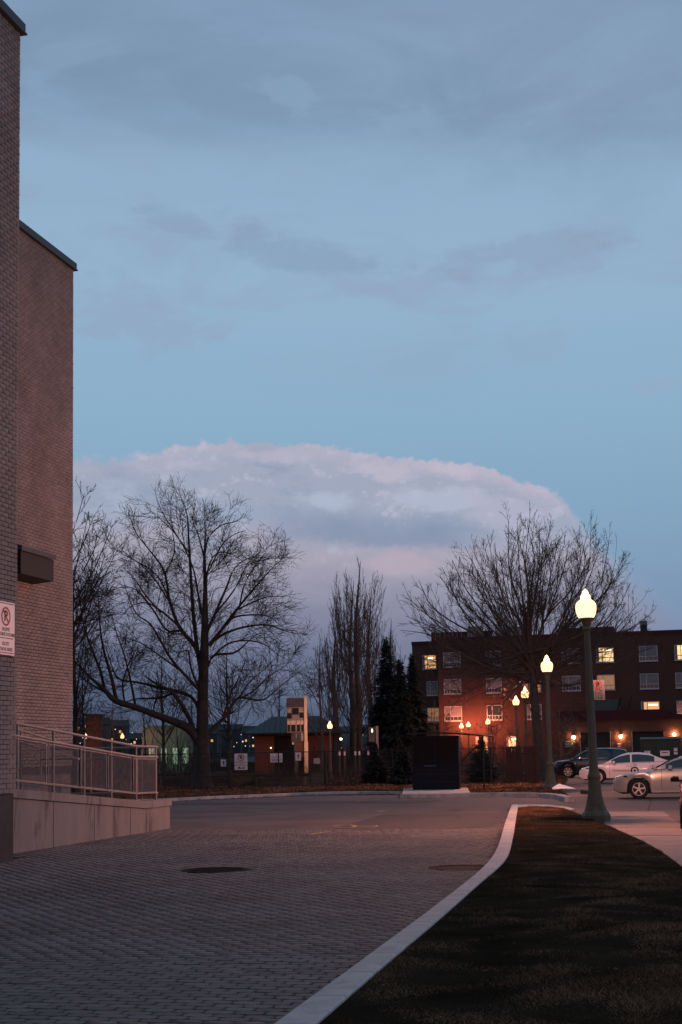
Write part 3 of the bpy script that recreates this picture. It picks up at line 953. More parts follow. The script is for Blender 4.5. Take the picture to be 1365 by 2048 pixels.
# return rail at the landing end and the far flight's rail
hr2 = thing('handrail', 'plain steel rail of the second ramp flight behind the mesh railing', 'railing', (0, 0, 0))
for hgt in (1.24, 1.0, .16):
    m1 = MB(); m1.tube([(hx, 32.6, .7 + hgt), (hx - 3.0, 32.6, .7 + hgt)], .026, 8); m1.build('rail', M_galv, hr2)
for (a, b, za, zb) in ((31.9, 24.0, .72, 1.75),):
    for hgt in (1.2, .95):
        m1 = MB(); m1.tube([(VR - 1.75, a, za + hgt), (VR - 1.75, b, zb + hgt)], .024, 8); m1.build('rail', M_galv, hr2)
    for k in range(6):
        f = k / 5; u = a + (b - a) * f; z = za + (zb - za) * f
        m1 = MB(); m1.tube([(VR - 1.75, u, z - .2), (VR - 1.75, u, z + 1.2)], .022, 8); m1.build('post', M_galv, hr2)
for k in (0, 1, 2):
    m1 = MB(); m1.tube([(hx - k * 1.3 - .4, 32.6, .6), (hx - k * 1.3 - .4, 32.6, 1.94)], .022, 8); m1.build('post', M_galv, hr2)
m1 = MB(); m1.box(VR - 3.3, VR - 1.9, 23.5, 31.6, .5, 1.35); tag(m1.build('ramp_wall', M_conc, None, (0, 0, 0), -TH), 'upper concrete flight wall between the ramp and the school', 'wall')

# ------------------------------------------------------------------ street lamps
globe_prof = [(.15, 0), (.185, .015), (.215, .07), (.237, .15), (.247, .23), (.246, .29), (.232, .345), (.205, .385), (.17, .415), (.135, .44), (.12, .46)]
fin_prof = [(.12, .455), (.118, .48), (.122, .505), (.112, .54), (.095, .56), (.08, .575), (.078, .6), (.07, .635), (.05, .66), (.028, .675), (.02, .69), (.012, .7)]
post_prof = [(.34, 0), (.34, .17), (.315, .21), (.30, .24), (.265, .27), (.215, .42), (.175, .62), (.15, .82), (.138, 1.0), (.142, 1.02), (.158, 1.05), (.158, 1.09), (.142, 1.12),
             (.118, 1.2), (.105, 1.3), (.098, 2.2), (.088, 3.2), (.075, 4.2), (.07, 4.5), (.074, 4.54), (.1, 4.57), (.1, 4.6), (.085, 4.63), (.095, 4.68), (.12, 4.76), (.14, 4.8), (.155, 4.83), (.155, 4.85)]


def lamp(loc, label, glow, scale=1.0, lean=0.0, group='globe street lamps', rs=1.0, power=3800, lc=(1, .37, .24)):
    t = thing('street_lamp', label, 'street lamp', loc, -TH, group)
    t.scale = (scale * rs, scale * rs, scale); t.rotation_euler = (0, -lean, -TH)
    m1 = MB(); m1.lathe(post_prof[5:], 16)
    autosmooth(m1.build('post', M_post, t))
    m1 = MB(); m1.lathe(post_prof[:6], 8); m1.build('base', M_post, t)
    m1 = MB(); m1.lathe([(r_, z + 4.84) for r_, z in globe_prof], 28); gl = m1.build('globe', glow, t, smooth=True)
    ld = bpy.data.lights.new('bulb', 'POINT'); ld.energy = power; ld.color = lc; ld.shadow_soft_size = .11
    lo = bpy.data.objects.new('bulb', ld); col.objects.link(lo); lo.parent = t; lo.location = (0, 0, 5.16)
    m1 = MB(); m1.lathe([(r_, z + 4.84) for r_, z in fin_prof], 12); m1.build('finial', M_glow_f, t, smooth=True)
    return t


M_glow_f = mat('frosted_finial', (.7, .6, .45), .5, 0, emit=(1, .62, .3), estr=3.2)
L1 = lamp(GP(1193, 1645), 'nearest and tallest-looking globe street lamp, with a no-parking sign on its post', M_glow, 1.0, .014, power=5600)
L2 = lamp(GP(1102, 1582), 'second globe street lamp, on the grass left of the dark SUV', M_glow, 1.0)
a3 = AT(1050, 1373, 86); L3 = lamp((a3[0], a3[1], 0), 'third globe street lamp, seen through the bare maple branches', M_glow, a3[2] / 5.54)
a4 = AT(1032, 1390, 106); L4 = lamp((a4[0], a4[1], 0), 'farthest lamp of the row, half hidden by twigs left of the third', M_glow2, 1.0)
for (x, y, D_, lab, gm, hh) in ((937, 1443, 156.8, 'right-hand one of the pair of globe lamps above the booth roof', M_glow2, None),
                                (923, 1446, 157.6, 'left-hand one of the pair of globe lamps above the booth roof', M_glow2, None),
                                (976, 1437, 156.5, 'globe lamp behind thin branches right of the booth lamps', M_glow2, None),
                                (660, 1442, 85.5, 'single globe lamp in the park right of the metal sculpture', M_glow2, None),
                                (170, 1463, 80, 'globe lamp glowing above the ramp railing beside the school', M_glow2, None),
                                (245, 1466, 120, 'small distant globe lamp above the end of the ramp railing', M_glow2, None)):
    p = AT(x, y, D_)
    lamp((p[0], p[1], 0), lab, gm, p[2] / 5.54, 0, rs=1.25 if D_ > 130 else 1.0, power=1500 if D_ > 130 else 520, lc=(1, .26, .13) if D_ > 130 else (1, .36, .18))

ls = thing('street_sign', 'white no-parking sign bracketed to the nearest street lamp post', 'sign', AT(1197, 1380, 35.3), -.05)
m1 = MB(); m1.bbox(-.155, .155, -.24, .24, -.003, .003, .002)
m1.V = [(x, z, y) for x, y, z in m1.V]; m1.build('panel', M_sign_shade, ls)
no_parking(ls, -.01, .12, .1, -.003)
m1 = MB(); m1.box(-.25, -.12, 0.01, .03, .15, .17); m1.box(-.25, -.12, .01, .03, -.12, -.1); m1.build('bracket', M_galv, ls)
for s, z, sz in (('8H - 17H', -.02, .06), ('VENDREDI', -.08, .058), ('AUX PLACES', -.138, .052), ('AUTORISÉES', -.195, .052)):
    text(s, sz, M_ink, ls, (0, -.005, z), sx=.8)

# ------------------------------------------------------------------ trees
def catmull(P, R, K):
    P = np.array(P, float); R = np.array(R, float)
    Q = np.vstack([2 * P[0] - P[1], P, 2 * P[-1] - P[-2]])
    out = []; ro = []
    for i in range(len(P) - 1):
        p0, p1, p2, p3 = Q[i], Q[i + 1], Q[i + 2], Q[i + 3]
        for t in np.linspace(0, 1, 8, endpoint=False):
            out.append(.5 * ((2 * p1) + (-p0 + p2) * t + (2 * p0 - 5 * p1 + 4 * p2 - p3) * t ** 2 + (-p0 + 3 * p1 - 3 * p2 + p3) * t ** 3))
            ro.append(R[i] * (1 - t) + R[i + 1] * t)
    out.append(P[-1]); ro.append(R[-1]); out = np.array(out); ro = np.array(ro)
    s = np.concatenate([[0], np.cumsum(np.linalg.norm(np.diff(out, axis=0), axis=1))])
    q = np.linspace(0, s[-1], K)
    return np.stack([np.interp(q, s, out[:, k]) for k in range(3)], 1), np.interp(q, s, ro)


def tubes(P, R, sides):
    """P (N,K,3), R (N,K) -> verts, quads"""
    N, K, _ = P.shape
    T = np.gradient(P, axis=1); T /= np.linalg.norm(T, axis=2, keepdims=True) + 1e-9
    A = np.where(np.abs(T[:, :, 2:3]) < .85, np.array([0, 0, 1.0]), np.array([1.0, 0, 0]))
    Xv = np.cross(T, A); Xv /= np.linalg.norm(Xv, axis=2, keepdims=True) + 1e-9
    Yv = np.cross(T, Xv)
    q = np.arange(sides) * 2 * math.pi / sides
    V = P[:, :, None, :] + (Xv[:, :, None, :] * np.cos(q)[None, None, :, None] + Yv[:, :, None, :] * np.sin(q)[None, None, :, None]) * R[:, :, None, None]
    idx = np.arange(N * K * sides).reshape(N, K, sides)
    a = idx[:, :-1, :]; b = np.roll(a, -1, 2); d = idx[:, 1:, :]; c = np.roll(d, -1, 2)
    F = np.stack([a, b, c, d], -1).reshape(-1, 4)
    return V.reshape(-1, 3), F


def grow(rg, P, R, dens, tmin, ang, length, K, trop, wig, rmin=.006, rf=.011, shape=.6, bias=None, tmax=.98):
    N = len(P); seg = np.linalg.norm(np.diff(P, axis=1), axis=2).sum(1)
    cnt = rg.poisson(dens * seg * (1 - tmin)); idx = np.repeat(np.arange(N), cnt); M = len(idx)
    if M == 0: return np.zeros((0, K, 3)), np.zeros((0, K))
    t = tmin + (tmax - tmin) * rg.uniform(0, 1, M); kk = P.shape[1] - 1
    f = t * kk; i0 = np.clip(f.astype(int), 0, kk - 1); w = (f - i0)[:, None]
    B = P[idx, i0] * (1 - w) + P[idx, i0 + 1] * w
    rp_ = R[idx, i0] * (1 - w[:, 0]) + R[idx, i0 + 1] * w[:, 0]
    T = P[idx, i0 + 1] - P[idx, i0]; T /= np.linalg.norm(T, axis=1, keepdims=True) + 1e-9
    rnd = rg.normal(0, 1, (M, 3)); perp = rnd - (rnd * T).sum(1, keepdims=True) * T; perp /= np.linalg.norm(perp, axis=1, keepdims=True) + 1e-9
    a = math.radians(ang) * rg.uniform(.65, 1.3, M)[:, None]
    D_ = T * np.cos(a) + perp * np.sin(a)
    if callable(length): L = length(seg[idx], t)
    else: L = length * np.ones(M)
    L = L * (1.1 - shape * t) * rg.uniform(.55, 1.3, M)
    r0 = np.maximum(rmin, np.minimum(rp_ * .7, rf * L))
    out = [B]; d = D_; cur = B
    for k in range(K - 1):
        d = d + np.array([0, 0, trop]) + rg.normal(0, wig, (M, 3)); d /= np.linalg.norm(d, axis=1, keepdims=True)
        cur = cur + d * (L / (K - 1))[:, None]; out.append(cur)
    PP = np.stack(out, 1)
    RR = np.maximum(rmin * .75, r0[:, None] * np.linspace(1, .35, K)[None, :])
    return PP, RR


def build_tree(name, label, base, m, limbs, levels, seed, group='bare trees around the park', twig_label=None):
    """limbs: list of (P,R) world arrays. levels: list of grow kwargs"""
    rg = np.random.default_rng(seed)
    t = thing(name, label, 'tree', (base[0], base[1], base[2] if len(base) > 2 else 0), 0, group)
    off = np.array([base[0], base[1], base[2] if len(base) > 2 else 0])
    trunk = limbs[0]
    v, f = tubes((trunk[0] - off)[None], trunk[1][None], 10); link('trunk', npmesh('trunk', v, f, m, True), t)
    for P, R in limbs[1:]:
        v, f = tubes((P - off)[None], R[None], 7); link('limb', npmesh('limb', v, f, m, True), t)
    K = 14
    cp = [catmull(P, R, K) for P, R in limbs]
    cur = [(np.array([c[0] for c in cp]), np.array([c[1] for c in cp]))]
    allV = []; allF = []; n = 0
    src = cur[0]
    for li, lv in enumerate(levels):
        kw = dict(lv); nm = kw.pop('from_all', False)
        P, R = grow(rg, src[0], src[1], **kw)
        if len(P):
            v, f = tubes(P - off, R, 4 if li == 0 else 3); allV.append(v); allF.append(f + n); n += len(v)
        src = (P, R)
        if nm: pass
    if allV: o = link('crown', npmesh('crown', np.concatenate(allV), np.concatenate(allF), m), t); o['kind'] = 'stuff'
    return t


def zlimbs(zo, sc_, D0, lst, pxr, seed, drift=.45):
    """limbs traced in image coordinates; each swings towards or away from the camera with length"""
    rg = np.random.default_rng(seed); out = []
    for i, lm in enumerate(lst):
        P = []; R = []; k = 0 if i == 0 else rg.uniform(-drift, drift); s = 0; prev = None
        for (zx, zy, r_) in lm:
            x, y = zo[0] + zx / sc_, zo[1] + zy / sc_
            if prev is not None: s += math.hypot(x - prev[0], y - prev[1]) * D0 / FPX
            prev = (x, y)
            p = AT(x, y, D0 + k * s)
            P.append(p); R.append(r_ / sc_ * D0 / FPX * (1.05 if i == 0 else .8 + .1 * min(1, r_ / 20)))
        out.append(catmull(P, R, max(8, len(lm) * 3)))
    return out


D1 = 71.3
T1 = [[(725, 1840, 62), (725, 1790, 45), (725, 1640, 36), (725, 1450, 31), (727, 1300, 28), (735, 1100, 24), (738, 950, 19), (740, 750, 11), (735, 600, 8), (740, 470, 4), (735, 390, 2)],
      [(720, 1200, 20), (690, 1080, 16), (600, 970, 12), (545, 820, 9), (515, 660, 7), (430, 540, 5), (360, 450, 3), (320, 340, 1.5)],
      [(700, 1120, 14), (675, 900, 12), (662, 700, 10), (650, 500, 7), (640, 350, 4), (590, 210, 1.5)],
      [(605, 985, 9), (530, 985, 7), (460, 880, 6), (370, 770, 4), (280, 735, 2), (230, 700, 1)],
      [(600, 965, 8), (500, 880, 6), (420, 835, 5), (340, 850, 3), (290, 900, 1.5)],
      [(715, 1320, 12), (640, 1240, 10), (560, 1150, 9), (500, 1050, 7), (440, 950, 6), (370, 900, 4), (320, 800, 2.5), (290, 700, 1.5)],
      [(710, 1310, 8), (665, 1200, 7), (645, 1090, 5), (610, 1105, 4), (540, 1090, 2), (480, 1040, 1)],
      [(710, 1600, 30), (660, 1530, 28), (600, 1495, 25), (480, 1450, 21), (360, 1405, 19), (250, 1370, 18), (190, 1310, 14), (100, 1230, 8), (15, 1140, 5), (-60, 1080, 2)],
      [(255, 1372, 14), (230, 1250, 11), (190, 1110, 8), (170, 1000, 6), (160, 880, 4), (150, 760, 2)],
      [(192, 1312, 11), (165, 1200, 9), (110, 1060, 8), (70, 930, 5), (50, 780, 3), (20, 700, 1.5)],
      [(200, 1325, 8), (110, 1275, 6), (20, 1210, 4), (-60, 1190, 2)],
      [(712, 1500, 12), (700, 1410, 11), (660, 1345, 11), (560, 1312, 12), (460, 1290, 10), (380, 1270, 7), (270, 1250, 6), (230, 1180, 4), (200, 1080, 2)],
      [(680, 1530, 15), (640, 1440, 14), (590, 1360, 13), (540, 1310, 11), (470, 1275, 8), (400, 1230, 3)],
      [(560, 1330, 7), (500, 1350, 7), (440, 1356, 6), (370, 1358, 5), (310, 1375, 4), (270, 1390, 2)],
      [(480, 1340, 6), (460, 1400, 5), (462, 1430, 4)],
      [(745, 1560, 15), (790, 1510, 13), (845, 1460, 12), (900, 1370, 10), (940, 1352, 8), (1050, 1366, 6), (1110, 1325, 4), (1200, 1250, 2.5), (1300, 1190, 1)],
      [(925, 1352, 7), (980, 1270, 4), (1060, 1200, 3), (1140, 1120, 1.5)],
      [(750, 1180, 12), (790, 1120, 9), (900, 1106, 7), (980, 1040, 4), (1040, 1000, 2), (1100, 1010, 1)],
      [(760, 1070, 14), (830, 980, 11), (920, 860, 8), (1020, 740, 6), (1110, 640, 3), (1200, 560, 1.5)],
      [(765, 1055, 12), (850, 1000, 8), (960, 965, 7), (1080, 955, 5), (1180, 990, 3), (1290, 1010, 1.5)],
      [(850, 955, 9), (900, 912, 7), (1000, 900, 5), (1090, 910, 4), (1160, 965, 2)],
      [(750, 990, 12), (800, 880, 9), (860, 740, 7), (900, 645, 4), (980, 590, 3), (1080, 590, 1.5)],
      [(740, 790, 8), (755, 650, 6), (800, 565, 4), (880, 565, 3), (960, 620, 1.5)],
      [(737, 570, 6), (760, 475, 5), (830, 410, 4), (910, 390, 2.5), (950, 350, 1.2)],
      [(730, 930, 9), (700, 780, 7), (672, 640, 5), (600, 490, 4), (520, 400, 3), (450, 340, 1.2)],
      [(737, 600, 6), (700, 460, 4), (670, 380, 3), (690, 290, 1.5)],
      [(650, 560, 5), (580, 460, 4), (500, 330, 2.5), (480, 270, 1.2)],
      [(520, 680, 5), (570, 560, 4), (560, 430, 2.5), (550, 330, 1.2)],
      [(925, 860, 6), (960, 720, 4), (1040, 600, 2.5), (1080, 540, 1.2)],
      [(780, 1130, 7), (860, 1060, 6), (960, 1040, 5), (1060, 1060, 4), (1140, 1120, 2), (1200, 1150, 1)],
      [(900, 880, 6), (1000, 830, 5), (1090, 800, 3.5), (1170, 800, 2), (1220, 770, 1)],
      [(800, 890, 7), (900, 760, 5), (960, 640, 3.5), (1010, 560, 2), (1050, 520, 1)],
      [(760, 660, 5), (830, 520, 4), (900, 460, 3), (960, 440, 2)],
      [(545, 830, 6), (460, 700, 5), (380, 620, 3.5), (300, 560, 2), (260, 500, 1)],
      [(500, 890, 6), (420, 800, 5), (350, 700, 3.5), (290, 640, 2)],
      [(600, 1200, 7), (500, 1130, 5), (400, 1060, 4), (320, 1030, 2), (250, 1010, 1)],
      [(360, 1400, 9), (330, 1250, 7), (300, 1130, 5), (260, 1010, 3), (230, 900, 1.5)],
      [(300, 1385, 7), (290, 1270, 6), (330, 1150, 4), (380, 1060, 2.5)],
      [(940, 1352, 6), (1010, 1310, 5), (1080, 1240, 4), (1160, 1190, 2.5), (1230, 1130, 1)],
      [(830, 1480, 7), (880, 1330, 6), (930, 1230, 4), (960, 1140, 2.5)],
      [(600, 970, 6), (500, 720, 5), (420, 640, 3.5), (330, 590, 2), (230, 530, 1.2)]]
lm = zlimbs((140, 900), 2.73, D1, T1, 1, 5, .5)
rl = lambda a, b: (lambda L, t: np.minimum(L * a, b))
build_tree('linden_tree', 'largest bare tree, with heavy low limbs, behind the fence left of centre', (lm[0][0][0][0], lm[0][0][0][1], 0), M_bark, lm,
           [dict(dens=2.5, tmin=.14, ang=48, length=rl(.5, 2.2), K=7, trop=.03, wig=.08, rmin=.010, rf=.008, shape=.55),
            dict(dens=4.0, tmin=.1, ang=42, length=rl(.6, 1.15), K=5, trop=.03, wig=.09, rmin=.009, shape=.3),
            dict(dens=6.0, tmin=.12, ang=40, length=rl(.65, .6), K=3, trop=.02, wig=.08, rmin=.008, shape=.3)], 21)


def fan(base, r0, D0, tips, seed, depth=2.6, rise=.45, start=None, rt=.012):
    """limbs from a point on the trunk out to tip pixels, each at its own depth"""
    rg = np.random.default_rng(seed); out = []
    for i, tp in enumerate(tips):
        b = np.array(base if start is None else start[rg.integers(0, len(start))], float)
        dd = rg.uniform(-depth, depth); tip = AT(tp[0], tp[1], D0 + dd)
        dv = tip - b; L = np.linalg.norm(dv)
        c1_ = b + dv * .33 + np.array([0, 0, -rise * .25 * abs(dv[0])]) + rg.normal(0, .02 * L, 3)
        c2_ = b + dv * .68 + np.array([dv[0] * .1, 0, -rise * .2 * L * .3]) + rg.normal(0, .03 * L, 3)
        rr = r0 * rg.uniform(.6, 1.0)
        out.append(catmull([b, c1_, c2_, tip], [rr, rr * .6, rr * .35, rt], 12))
    return out


# the maple at the right
D2 = 79.0
tb = GP(1085, 1562)
tr = [AT(1085, 1568, D2), AT(1076, 1480, D2), AT(1070, 1400, D2), AT(1066, 1350, D2), AT(1060, 1300, D2)]
trunk = catmull(tr, [.34, .25, .22, .21, .18], 14)
starts = [AT(1066, 1345, D2), AT(1064, 1330, D2), AT(1060, 1305, D2), AT(1068, 1365, D2), AT(1062, 1318, D2)]
tips = [(822, 1200), (812, 1232), (838, 1160), (885, 1135), (905, 1120), (930, 1092), (948, 1105), (975, 1070), (990, 1085), (1018, 1042), (1035, 1060), (1060, 1036), (1080, 1062), (1105, 1046), (1120, 1070), (1140, 1080),
        (1160, 1050), (1182, 1066), (1200, 1095), (1218, 1088), (1232, 1120), (1250, 1125), (1262, 1165), (1280, 1205), (1308, 1222), (1290, 1240), (850, 1250), (870, 1215), (1240, 1200), (1150, 1150), (960, 1160), (1010, 1120), (1095, 1110), (1045, 1100), (1195, 1165), (915, 1180)]
rj = np.random.default_rng(77)
tips = tips + [(x + rj.uniform(-22, 22), y + rj.uniform(8, 70)) for x, y in tips]
lm = [trunk] + fan(None, .10, D2, tips, 9, 4.2, .5, starts)
low = [(905, 1300), (860, 1330), (880, 1380), (935, 1400), (965, 1393), (1160, 1380), (1190, 1330), (1230, 1300), (1150, 1440), (1180, 1420), (980, 1345), (1000, 1320), (930, 1350), (1205, 1270), (900, 1420), (1000, 1440), (1130, 1470)]
lm += fan(None, .075, D2, low, 10, 4.5, -.15, starts)
for pl in ([(1070, 1350, 0), (1052, 1338, 2.5), (1032, 1340, 5.0), (1012, 1330, 6.2), (1000, 1316, 6.6)], [(1070, 1352, 0), (1050, 1350, 2.8), (1036, 1368, 5.2), (1012, 1384, 6.3), (975, 1391, 7)],
           [(1052, 1340, 3), (1062, 1352, 5.5), (1074, 1378, 6.5)], [(1068, 1360, 0), (1085, 1352, 3), (1110, 1362, 5.5), (1135, 1372, 6)], [(1040, 1342, 4.5), (1030, 1325, 5.6), (1034, 1306, 6)],
           [(1066, 1356, 1), (1040, 1372, 4), (1010, 1402, 6), (985, 1408, 7)]):
    lm.append(catmull([AT(x, y, D2 + d) for x, y, d in pl], np.linspace(.05, .014, len(pl)), 12))
build_tree('maple_tree', 'broad bare maple with many upright branches in front of the red brick building', (tb[0], tb[1], 0), M_bark2, lm,
           [dict(dens=1.9, tmin=.2, ang=34, length=rl(.38, 2.3), K=7, trop=.10, wig=.07, rmin=.010, rf=.008),
            dict(dens=3.6, tmin=.12, ang=36, length=rl(.5, 1.0), K=5, trop=.07, wig=.08, rmin=.009),
            dict(dens=4.5, tmin=.15, ang=36, length=rl(.55, .45), K=3, trop=.05, wig=.09, rmin=.008)], 31)

# poplars
def poplar(px, top_y, base_y, D_, wid, label, seed, m=M_bark2, nb=70, name='poplar_tree', tr=.3):
    rg = np.random.default_rng(seed)
    b = AT(px, base_y, D_); tp = AT(px + rg.uniform(-4, 4), top_y, D_); H = tp[2]
    z0 = 0.0
    trunk = catmull([(b[0], b[1], 0), (b[0] + .1, b[1], H * .3), (b[0] - .05, b[1], H * .65), tp], [tr, tr * .8, tr * .45, .015], 18)
    lms = [trunk]
    for k in range(nb):
        f = rg.uniform(.16, .88); s = trunk[0][int(f * 17)]
        a = rg.uniform(0, 6.28); L = H * (1 - f) * rg.uniform(.45, .95) * .9; w = wid * rg.uniform(.5, 1) * min(1, L / 4)
        e = s + np.array([math.cos(a) * w, math.sin(a) * w, L])
        c_ = s + np.array([math.cos(a) * w * .75, math.sin(a) * w * .75, L * .4])
        r_ = .036 * (1 - f * .5)
        lms.append(catmull([s, c_ + rg.normal(0, .06, 3), e], [r_, r_ * .6, .009], 9))
    return build_tree(name, label, (b[0], b[1], 0), m, lms,
                      [dict(dens=2.0, tmin=.15, ang=24, length=rl(.38, 1.7), K=5, trop=.22, wig=.09, rmin=.010),
                       dict(dens=3.2, tmin=.1, ang=26, length=rl(.4, .7), K=4, trop=.15, wig=.1, rmin=.010)], seed)


poplar(718, 1122, 1545, 112, 2.3, 'tallest bare Lombardy poplar with a dense narrow crown, centre of the park', 41, nb=62, tr=.34)
poplar(706, 1160, 1545, 109, 2.2, 'bare poplar with a lamp-lit trunk, left twin of the tallest one', 42, nb=42)
poplar(742, 1190, 1545, 117, 1.0, 'slim bare poplar just right of the tallest poplar', 43, nb=45)
poplar(786, 1236, 1545, 122, 1.3, 'short bare poplar rising behind the spruces', 44, nb=40)
poplar(672, 1250, 1545, 105, 1.4, 'low bare poplar at the left flank of the poplar clump', 45, nb=40)


def round_tree(px, top_y, D_, halfw, label, seed, m=M_bark, nb=26, fork=.3, tr=.16, trop=.05, name='bare_tree', base_y=None, dens=(1.7, 3.0, 0)):
    rg = np.random.default_rng(seed)
    tp = AT(px, top_y, D_); H = tp[2]; b = np.array([tp[0], tp[1], 0.0])
    trunk = catmull([b, b + np.array([.05, 0, H * .35]), b + np.array([-.08, 0, H * .7]), tp], [tr, tr * .75, tr * .4, .015], 16)
    lms = [trunk]; hw = halfw * D_ / FPX
    for k in range(nb):
        f = rg.uniform(fork, .85); s = trunk[0][int(f * 15)]
        a = rg.uniform(0, 6.28); q = (f - fork) / (1 - fork)
        w = hw * math.sqrt(max(.05, 1 - q ** 1.6)) * rg.uniform(.65, 1.05)
        up = H * (1 - f) * rg.uniform(.35, .8)
        e = s + np.array([math.cos(a) * w, math.sin(a) * w, up]); c_ = s + np.array([math.cos(a) * w * .55, math.sin(a) * w * .55, up * .35])
        r_ = tr * .35 * (1 - f * .6)
        lms.append(catmull([s, c_ + rg.normal(0, .12, 3), e], [r_, r_ * .6, .01], 9))
    lv = [dict(dens=dens[0], tmin=.2, ang=45, length=rl(.4, 1.5), K=6, trop=trop, wig=.1, rmin=.011, rf=.009), dict(dens=dens[1] * 1.25, tmin=.1, ang=40, length=rl(.5, .8), K=4, trop=.03, wig=.11, rmin=.009)]
    if dens[2]: lv.append(dict(dens=dens[2], tmin=.1, ang=42, length=rl(.55, .4), K=3, trop=.03, wig=.1, rmin=.008))
    return build_tree(name, label, (b[0], b[1], 0), m, lms, lv, seed)


round_tree(112, 940, 58, 135, 'bare tree mostly hidden behind the school wall, its twigs showing past the corner', 51, nb=34, tr=.2, fork=.3, dens=(3.2, 4.6, 4.5))
round_tree(150, 1130, 66, 90, 'second bare tree rising just behind the school corner, finely branched', 52, nb=30, tr=.13, fork=.3, dens=(3.2, 4.4, 3.5))
round_tree(455, 1285, 98, 75, 'young bare oak with a lamp-lit orange trunk right of the big tree', 53, nb=44, tr=.14, fork=.28, dens=(2.2, 2.6, 0))
round_tree(325, 1300, 92, 62, 'young bare tree seen between the big tree and the school', 54, nb=34, tr=.12, fork=.25, dens=(2.2, 2.6, 0))
round_tree(228, 1385, 84, 45, 'small bare tree above the far end of the ramp railing', 55, nb=18, tr=.07, fork=.35, m=M_bark2, dens=(1.8, 2.4, 0))
round_tree(168, 1330, 78, 48, 'thin bare tree against the school corner, beside a glowing lamp', 56, nb=20, tr=.1, fork=.3, dens=(2.0, 2.6, 0))
round_tree(640, 1290, 97, 66, 'bare tree with a few clinging leaves behind the park lamp', 57, nb=24, tr=.14, fork=.25, m=M_bark2, dens=(1.8, 2.6, 2))
round_tree(560, 1360, 130, 48, 'distant bare tree behind the pavilion roof, left part', 58, nb=20, tr=.12, fork=.25, m=M_bark2, dens=(1.5, 2.0, 0))
round_tree(385, 1370, 135, 52, 'distant bare tree beside the lit pale building', 59, nb=20, tr=.12, fork=.25, m=M_bark2, dens=(1.5, 2.0, 0))
round_tree(1040, 1440, 70.5, 36, 'thin bare sapling in front of the dark board fence', 60, nb=16, tr=.035, fork=.3, m=M_bark2, dens=(2.5, 3.0, 0))
round_tree(1120, 1420, 96, 60, 'bare tree with tangled low branches between second lamp and building', 61, nb=28, tr=.14, fork=.22, m=M_bark2, dens=(1.9, 2.8, 0))
round_tree(985, 1420, 100, 45, 'low bare tree above the dark board fence', 62, nb=26, tr=.08, fork=.2, m=M_bark2, dens=(1.9, 2.8, 0))
round_tree(870, 1400, 112, 42, 'bare shrubby tree behind the booth, against the brick wall', 63, nb=26, tr=.08, fork=.15, m=M_bark2, dens=(1.9, 2.6, 0))
round_tree(290, 1400, 110, 40, 'bare tree left of the lit pale building', 64, nb=18, tr=.09, fork=.25, m=M_bark2, dens=(1.8, 2.4, 0))
round_tree(355, 1415, 114, 30, 'slender bare tree in front of the lit pale building', 65, nb=18, tr=.07, fork=.2, m=M_bark2, dens=(1.8, 2.4, 0))


def conifer(px, top_y, base_y, D_, halfw, label, seed, name='spruce_tree', group='evergreens in the park', droop=.25, nrow=40, per=13, clump=34, size=.2, base_r=1.0, cz=.06):
    rg = np.random.default_rng(seed)
    tp = AT(px, top_y, D_); H = tp[2]; R0 = halfw * D_ / FPX
    t = thing(name, label, 'tree', (tp[0], tp[1], 0.05), 0, group)
    m1 = MB(); m1.tube([(0, 0, -.1), (0, 0, H * .5), (0, 0, H * .97)], [R0 * .09 + .02, R0 * .05 + .01, .01], 7); m1.build('trunk', M_bark, t)
    V = []; F = []
    for k in range(nrow):
        f = (k + rg.uniform(0, 1)) / nrow; z = H * (cz + (1 - cz) * f)
        rr = R0 * (1 - f) ** .8 * rg.uniform(.6, 1.2)
        for q in range(max(4, int(per * (1 - f * .6)))):
            a = rg.uniform(0, 6.28); L = rr * rg.uniform(.6, 1.1) + .05
            n_c = max(4, int(clump * (1 - .7 * f)))
            s = rg.uniform(.15, 1, n_c); w = rg.normal(0, .16, n_c) * L * (1.1 - s)
            x = L * s; y = w; zz = -droop * L * s ** 1.4 + .12 * L * np.maximum(0, s - .75) + rg.normal(0, .05 * size / .2, n_c)
            cx, cy = x * math.cos(a) - y * math.sin(a), x * math.sin(a) + y * math.cos(a)
            sz = size * rg.uniform(.5, 1.2, n_c) * (.5 + .5 * (1 - f))
            b_ = rg.uniform(0, 6.28, n_c)
            for j in range(n_c):
                n = len(V); c_ = np.array([cx[j], cy[j], z + zz[j]]); d = np.array([math.cos(a) + .5 * math.cos(b_[j]), math.sin(a) + .5 * math.sin(b_[j]), -.25 + .5 * math.sin(b_[j])]) * sz[j]
                e = np.array([-d[1], d[0], .4 * sz[j] * math.cos(b_[j] * 3)]) * .36
                V += [c_ - e, c_ + e, c_ + d]; F.append((n, n + 1, n + 2))
    o = link('crown', npmesh('crown', V, F, M_needle), t); o['kind'] = 'stuff'
    return t


